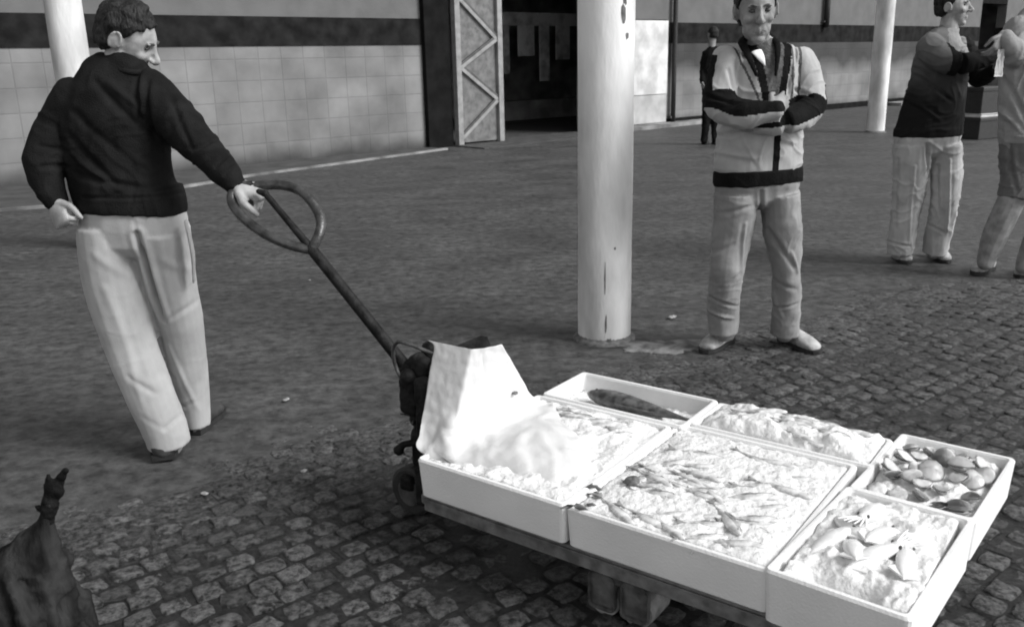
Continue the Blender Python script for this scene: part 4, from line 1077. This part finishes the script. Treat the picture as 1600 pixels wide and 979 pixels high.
# ------------------------------------------------------------------ white sheet over the A-frame of the truck
def sheet():
    # horizontal polylines (l, w, z) from the camera-left edge to the right edge, top row first
    rows = []
    for z in (.602, .59, .55, .51, .47, .43, .40):
        t = (.602 - z) / .262
        e_ = .03 if z > .6 else 0
        rows.append([(-.075 + .03 * t - e_, .190 - .125 * t, z), (-.01 + .02 * t, .190 - .118 * t, z), (.060, .192 - .110 * t, z), (.085, .222 + .04 * t, z), (.105 - .01 * t, .262 + .19 * t + .015, z)])
    rows += [[(-.042, .068, .358), (.00, .078, .358), (.062, .095, .36), (.100, .27, .372), (.100, .47, .36)],
            [(-.030, .040, .326), (.02, .05, .326), (.090, .07, .330), (.135, .27, .356), (.120, .50, .345)],
            [(.060, .035, .300), (.10, .050, .300), (.150, .09, .330), (.195, .26, .368), (.180, .45, .342)],
            [(.150, .030, .285), (.17, .060, .290), (.220, .12, .345), (.255, .25, .376), (.240, .40, .338)],
            [(.250, .032, .280), (.27, .062, .286), (.305, .12, .344), (.325, .23, .364), (.320, .36, .330)],
            [(.340, .036, .280), (.36, .064, .286), (.375, .12, .330), (.395, .20, .344), (.395, .31, .322)],
            [(.410, .042, .280), (.425, .066, .284), (.440, .12, .308), (.450, .18, .318), (.450, .26, .306)],
            [(.440, .055, .276), (.450, .075, .278), (.460, .12, .288), (.466, .17, .292), (.464, .22, .288)]]
    NU, NV = 60, 90
    def cat(a, b_, c, d, t): return [.5 * (2 * b_[q] + (c[q] - a[q]) * t + (2 * a[q] - 5 * b_[q] + 4 * c[q] - d[q]) * t * t + (3 * b_[q] - a[q] - 3 * c[q] + d[q]) * t ** 3) for q in range(3)]
    def samp(L_, s, lin=False):
        n = len(L_) - 1; x = s * n; i = min(int(x), n - 1); t = x - i
        if lin: return [L_[i][q] * (1 - t) + L_[i + 1][q] * t for q in range(3)]
        return cat(L_[max(i - 1, 0)], L_[i], L_[i + 1], L_[min(i + 2, n)], t)
    b = bmesh.new(); g = []
    for j in range(NV + 1):
        g.append([])
        for i in range(NU + 1):
            row = [samp(r_, i / NU, r_[0][2] > .41) for r_ in rows]
            q = samp(row, j / NV); g[-1].append(V(q))
    P_ = []
    for j in range(NV + 1):
        for i in range(NU + 1):
            p = g[j][i]; a = g[j][min(i + 1, NU)] - g[j][max(i - 1, 0)]; c = g[min(j + 1, NV)][i] - g[max(j - 1, 0)][i]
            n = a.cross(c).normalized()
            d = (.007 if p.z < .37 else .0022) * noise.fractal(V((p.x * 11, p.y * 11, p.z * 6)), 1., 2., 3) + .002 * noise.noise(p * 45)
            kk = 1 - abs(noise.noise(V((p.x * 13 + p.y * 6, p.y * 9 - p.x * 3, p.z * 4)) + V((2, 7, 1)))) * 3
            if kk > 0: d += (.008 if p.z < .38 else .0008) * kk ** 2
            q = p - n * d if n.z < 0 else p + n * d
            P_.append(b.verts.new(T_(q.x, q.y, q.z)))
    idx = lambda j, i: P_[j * (NU + 1) + i]
    for j in range(NV):
        for i in range(NU): b.faces.new((idx(j, i), idx(j, i + 1), idx(j + 1, i + 1), idx(j + 1, i)))
    bmesh.ops.recalc_face_normals(b, faces=b.faces[:])
    root = obj('plastic_sheet', b, 'sheet', None, True)
    sm = root.modifiers.new('thickness', 'SOLIDIFY'); sm.thickness = .004; sm.use_even_offset = False
    tag(root, 'white plastic sheet draped from the truck frame down over the near left crate', 'sheet')
    # grease marks with a shape of their own
    for (l, w_, z, s) in ((.040, .196, .578, .011), (.100, .345, .43, .010)):
        if not s: continue
        b = bmesh.new(); ell(b, T_(l + .004, w_ - .006, z), (s, s, s * .45), None, 14)
        me = remesh(b, .003, 1, .5, lambda p, n: p + n * .003 * noise.noise(p * 120)); o = link('grease_mark', me, root, ('stain',))
sheet()

# ------------------------------------------------------------------ pallet truck
def truck():
    base = T_(.3, .3, 0)
    t = thing('pallet_truck', base, 'hand pallet truck with dark pump and long looped handle carrying the fish crates', 'pallet truck')
    def tb(b, l, w_, z, s, bev=.004, rot=None): box(b, T_(l, w_, z), s, Trot if rot is None else Trot @ rot, bev=bev)
    for w_ in (.11, .45):
        b = bmesh.new(); tb(b, .56, w_, .174, (1.16, .16, .034), .008)
        f = obj('fork', b, 'fork', t)
        b = bmesh.new(); tb(b, .56, w_ - .0835 if w_ < .3 else w_ + .0835, .164, (1.12, .006, .038), .002); sub_o = obj('side_skirt', b, 'fork', t)
        for l in (.585, .680):
            b = bmesh.new()
            c = T_(l, w_, .047)
            limb(b, [c - WD * .05, c + WD * .05], [.045, .045], ref=LD, n=24, cap=False, sub_=2)
            o = obj('roller', b, 'wheel', t)
            b = bmesh.new(); limb(b, [c - WD * .053, c + WD * .053], [.007, .007], ref=LD, n=10, cap=False, sub_=1); obj('axle', b, 'steel_dark', t)
        b = bmesh.new(); tb(b, .637, w_ - .060, .135, (.15, .008, .05)); tb(b, .637, w_ + .060, .135, (.15, .008, .05)); 
        for l in (.585, .680): tb(b, l, w_ - .058, .078, (.078, .010, .105), .014); tb(b, l, w_ + .058, .078, (.078, .010, .105), .014)
        obj('roller_bracket', b, 'bracket', t)
    # A-frame and cross plate behind the sheet
    b = bmesh.new()
    tb(b, -.035, .30, .20, (.03, .52, .12), .006)
    vs = [(.06, .22), (.52, .22), (.37, .58), (.21, .58)]
    fr = [b.verts.new(T_(-.02, w_, z)) for w_, z in vs]; bk = [b.verts.new(T_(-.045, w_, z)) for w_, z in vs]
    b.faces.new(fr); b.faces.new(bk[::-1])
    for i in range(4): j = (i + 1) % 4; b.faces.new((fr[i], bk[i], bk[j], fr[j]))
    bmesh.ops.recalc_face_normals(b, faces=b.faces[:]); obj('frame', b, 'steel_dark', t)
    # pump body: cylinder, block, valve, springs
    b = bmesh.new(); limb(b, [T_(-.16, .28, .16), T_(-.16, .28, .44)], [.062, .055], n=24); limb(b, [T_(-.20, .30, .44), T_(-.19, .30, .53)], [.036, .033], n=18)
    tb(b, -.14, .28, .22, (.16, .16, .14), .02); tb(b, -.11, .30, .47, (.12, .13, .08), .02)
    limb(b, [T_(-.10, .24, .50), T_(-.09, .24, .565)], [.022, .018], n=12); tb(b, -.205, .22, .40, (.08, .07, .13), .02); tb(b, -.13, .19, .38, (.05, .05, .2), .01); limb(b, [T_(-.235, .25, .36), T_(-.20, .19, .47)], [.02, .026], n=10); limb(b, [T_(-.22, .25, .30), T_(-.22, .25, .46)], [.028, .026], n=12)
    me = remesh(b, .006, 1, .5, lambda p, n: p + n * .004 * noise.noise(p * 30)); link('pump', me, t, ('steel_dark',))
    b = bmesh.new()
    for k in range(26):
        a = k * .9; 
    pts = [T_(-.235 + .02 * math.cos(k * .8), .22 + .02 * math.sin(k * .8), .30 + .006 * k) for k in range(24)]
    limb(b, pts, [.005] * 24, n=6, sub_=2); obj('spring', b, 'steel_mid', t, True)
    # steering wheels under the pump
    for w_ in (.20, .36):
        b = bmesh.new(); c = T_(-.20, w_, .083)
        limb(b, [c - WD * .028, c - WD * .022, c + WD * .022, c + WD * .028], [.072, .082, .082, .072], ref=LD, n=28, cap=False, sub_=1)
        wh = obj('steering_wheel', b, 'rubber', t)
        b = bmesh.new(); limb(b, [c - WD * .033, c + WD * .033], [.045, .045], ref=LD, n=20, cap=False, sub_=1); h = obj('wheel_hub', b, 'steel_mid', t)
    b = bmesh.new(); tb(b, -.20, .28, .12, (.05, .26, .05), .01); limb(b, [T_(-.20, .28, .09), T_(-.18, .28, .2)], [.03, .035], n=12); obj('steering_axle', b, 'steel_dark', t)
    # yoke and handle
    piv = P(640, 580, 2.68); neck = P(486, 388, 2.80); top = P(395, 285, 2.88)
    b = bmesh.new(); limb(b, [T_(-.18, .24, .47), T_(-.2, .25, .50), piv], [.034, .034, .026], n=12); ell(b, piv, (.035, .035, .035)); me = remesh(b, .005, 1); link('yoke', me, t, ('steel_dark',))
    b = bmesh.new(); limb(b, [piv, piv.lerp(neck, .5), neck], [.0205, .0185, .018], n=14); obj('handle_shaft', b, 'steel_dark', t, True)
    lp = [(486, 390, 2.80), (455, 383, 2.80), (415, 366, 2.82), (378, 338, 2.86), (362, 312, 2.90), (372, 292, 2.93), (400, 290, 2.94), (440, 289, 2.93), (472, 300, 2.91), (494, 325, 2.88), (502, 350, 2.84), (496, 372, 2.81), (487, 388, 2.80)]
    b = bmesh.new(); limb(b, [P(*q) for q in lp], [.0165] * len(lp), n=12, sub_=5); obj('handle_loop', b, 'steel_loop', t, True)
    b = bmesh.new(); limb(b, [neck, P(450, 345, 2.83), P(415, 303, 2.87)], [.013, .011, .010], n=10); limb(b, [P(415, 303, 2.87), P(404, 299, 2.88)], [.012, .009], n=8); obj('release_lever', b, 'steel_dark', t, True)
    # foot pedal and hose
    b = bmesh.new(); limb(b, [T_(-.18, .2, .25), T_(-.22, .18, .24), T_(-.235, .17, .22)], [.012, .011, .018], n=10); obj('foot_pedal', b, 'steel_dark', t, True)
    b = bmesh.new(); limb(b, [T_(-.12, .22, .55), T_(-.22, .18, .58), T_(-.26, .20, .50), T_(-.2, .2, .4)], [.006] * 4, n=8); obj('release_cable', b, 'steel_mid', t, True)
truck()

# ------------------------------------------------------------------ tied dark sack in the near left corner
def sack():
    base = G(48, 1050); Y = base.y
    b = bmesh.new()
    limb(b, [base + V((0, 0, .03)), base + V((0, 0, .10)), base + V((0, .0, .18)), P(46, 890, Y), P(60, 850, Y), P(70, 822, Y), P(75, 800, Y), P(80, 785, Y)],
         [(.14, .12), (.165, .14), (.145, .13), (.095, .09), (.050, .045), (.025, .022), (.014, .014), (.018, .014)], n=24)
    c = base
    def dfm(p, n):
        a = math.atan2(p.y - c.y, p.x - c.x); k = max(0, min(1, (p.z - .03) * 5))
        return p + n * (.010 * math.sin(a * 13 + 5 * noise.noise(p * 5)) * k * (1 if p.z < .3 else .1) + (.016 if p.z < .3 else .007) * noise.fractal(p * 16, 1., 2., 5))
    me = remesh(b, .0055, 1, .5, dfm)
    for v in me.vertices: v.co.z = max(v.co.z, .016)
    o = link('tied_sack', me, None, ('bag',)); tag(o, 'dark crumpled sack with a thin ragged tied neck in the near left corner', 'sack')
    b = bmesh.new()
    limb(b, [P(68, 830, Y), P(74, 805, Y), P(80, 785, Y)], [.019, .0155, .018], n=14)
    limb(b, [P(78, 792, Y), P(85, 770, Y), P(93, 752, Y), P(103, 733, Y)], [(.013, .009), (.018, .010), (.015, .008), (.009, .006)], n=10)
    limb(b, [P(78, 792, Y), P(76, 770, Y), P(77, 756, Y), P(75, 742, Y)], [(.012, .009), (.012, .008), (.009, .006), (.006, .005)], n=10)
    limb(b, [P(80, 797, Y), P(68, 796, Y), P(54, 790, Y)], [(.012, .008), (.009, .006), (.003, .002)], n=8)
    limb(b, [P(80, 800, Y), P(86, 792, Y), P(88, 782, Y)], [(.012, .008), (.009, .006), (.003, .002)], n=8)
    me = remesh(b, .004, 1, .5, lambda p, n: p + n * .0045 * noise.fractal(p * 40, 1., 2., 4)); nk = link('neck', me, o, ('bag_neck',)); nk.location = (0, 0, 0) 
sack()

# ------------------------------------------------------------------ small things on the ground and by the far wall
def scraps():
    for (x, y, s, lab) in ((320, 775, .016, 'crumpled white scrap on the stones nearest the camera, right of the sack'), (475, 740, .015, 'pale scrap on the stones left of the truck wheels'),
                           (447, 628, .018, 'pale scrap on the asphalt between the man and the truck'), (483, 440, .012, 'tiny pale scrap beside the truck handle shaft'),
                           (1050, 498, .03, 'flat pale scrap between the thick column and the folded-arms man')):
        p = G(x, y); b = bmesh.new(); ell(b, p + V((0, 0, .012)), (s, s * .7, s * .3), Matrix.Rotation(x, 3, 'Z'), 12)
        me = remesh(b, .003, 1, .5, lambda q, n: q + n * .005 * noise.noise(q * 70)); o = link('scrap', me, None, ('scrap',)); tag(o, lab, 'litter', 'pale scraps on the ground')
    # pale melt-water crust beside the column
    b = bmesh.new(); r2 = random.Random(2); c = G(1035, 541); n = 120; vs = []
    for i in range(n):
        a = 2 * math.pi * i / n; q = 1 + .5 * noise.fractal(V((math.cos(a) * 1.6, math.sin(a) * 1.6, 7)), 1., 2., 4)
        vs.append(b.verts.new((c.x + .22 * q * math.cos(a), c.y + .12 * q * math.sin(a), .005)))
    cc = b.verts.new((c.x, c.y, .014)); [b.faces.new((cc, vs[i], vs[(i + 1) % n])) for i in range(n)]
    lo = [b.verts.new((v.co.x * 1.0, v.co.y, .0)) for v in vs]; [b.faces.new((vs[i], lo[i], lo[(i + 1) % n], vs[(i + 1) % n])) for i in range(n)]
    M['crust'] = mat('pale_crust', .09, .7, .4, 14, .8, 40, g2=.24, lo=.35, hi=.6)
    tag(obj('salt_crust', b, 'crust'), 'pale crust of spilt ice on the ground beside the thick column', 'spill', None, 'stuff')
scraps()
def far_boxes():
    g0 = P(1532, 158, 15.0); x, y = g0.x, g0.y
    gz = 0
    for k, (dz, s, mt, lab) in enumerate(((0, (.55, .45, .35), 'black_paint', 'dark box on the ground between the dark-jumper man and the right edge person'), (.35, (.50, .42, .06), 'door_white', 'pale lid lying on the lower distant dark box'), (.41, (.5, .4, .42), 'black_paint', 'upper distant dark box standing on the pale lid'))):
        b = bmesh.new(); box(b, (x, y, gz + dz + s[2] / 2), s, Matrix.Rotation(.5, 3, 'Z'), bev=.012)
        box(b, (x, y, gz + dz + s[2] * .9), (s[0] + .03, s[1] + .03, s[2] * .12), Matrix.Rotation(.5, 3, 'Z'), bev=.004)
        tag(obj('storage_box', b, mt), lab, 'box')
    p = P(1560, 100, 5.4)
    b = bmesh.new(); N = 10; g = []
    a0, a1, a2, a3 = P(1560, 78, 5.40), P(1570, 76, 5.40), P(1566, 120, 5.40), P(1553, 120, 5.38)
    for i in range(N + 1):
        g.append([b.verts.new(a0.lerp(a1, j / N).lerp(a3.lerp(a2, j / N), i / N) + V((0, .012 * noise.noise(V((i * .5, j * .4, 0))), 0))) for j in range(N + 1)])
    for i in range(N):
        for j in range(N): b.faces.new((g[i][j], g[i][j + 1], g[i + 1][j + 1], g[i + 1][j]))
    bmesh.ops.solidify(b, geom=b.faces[:], thickness=.002)
    tag(obj('paper_slip', b, 'litter', None, True), 'white paper held between the hands of the two men at the right', 'paper')
far_boxes()
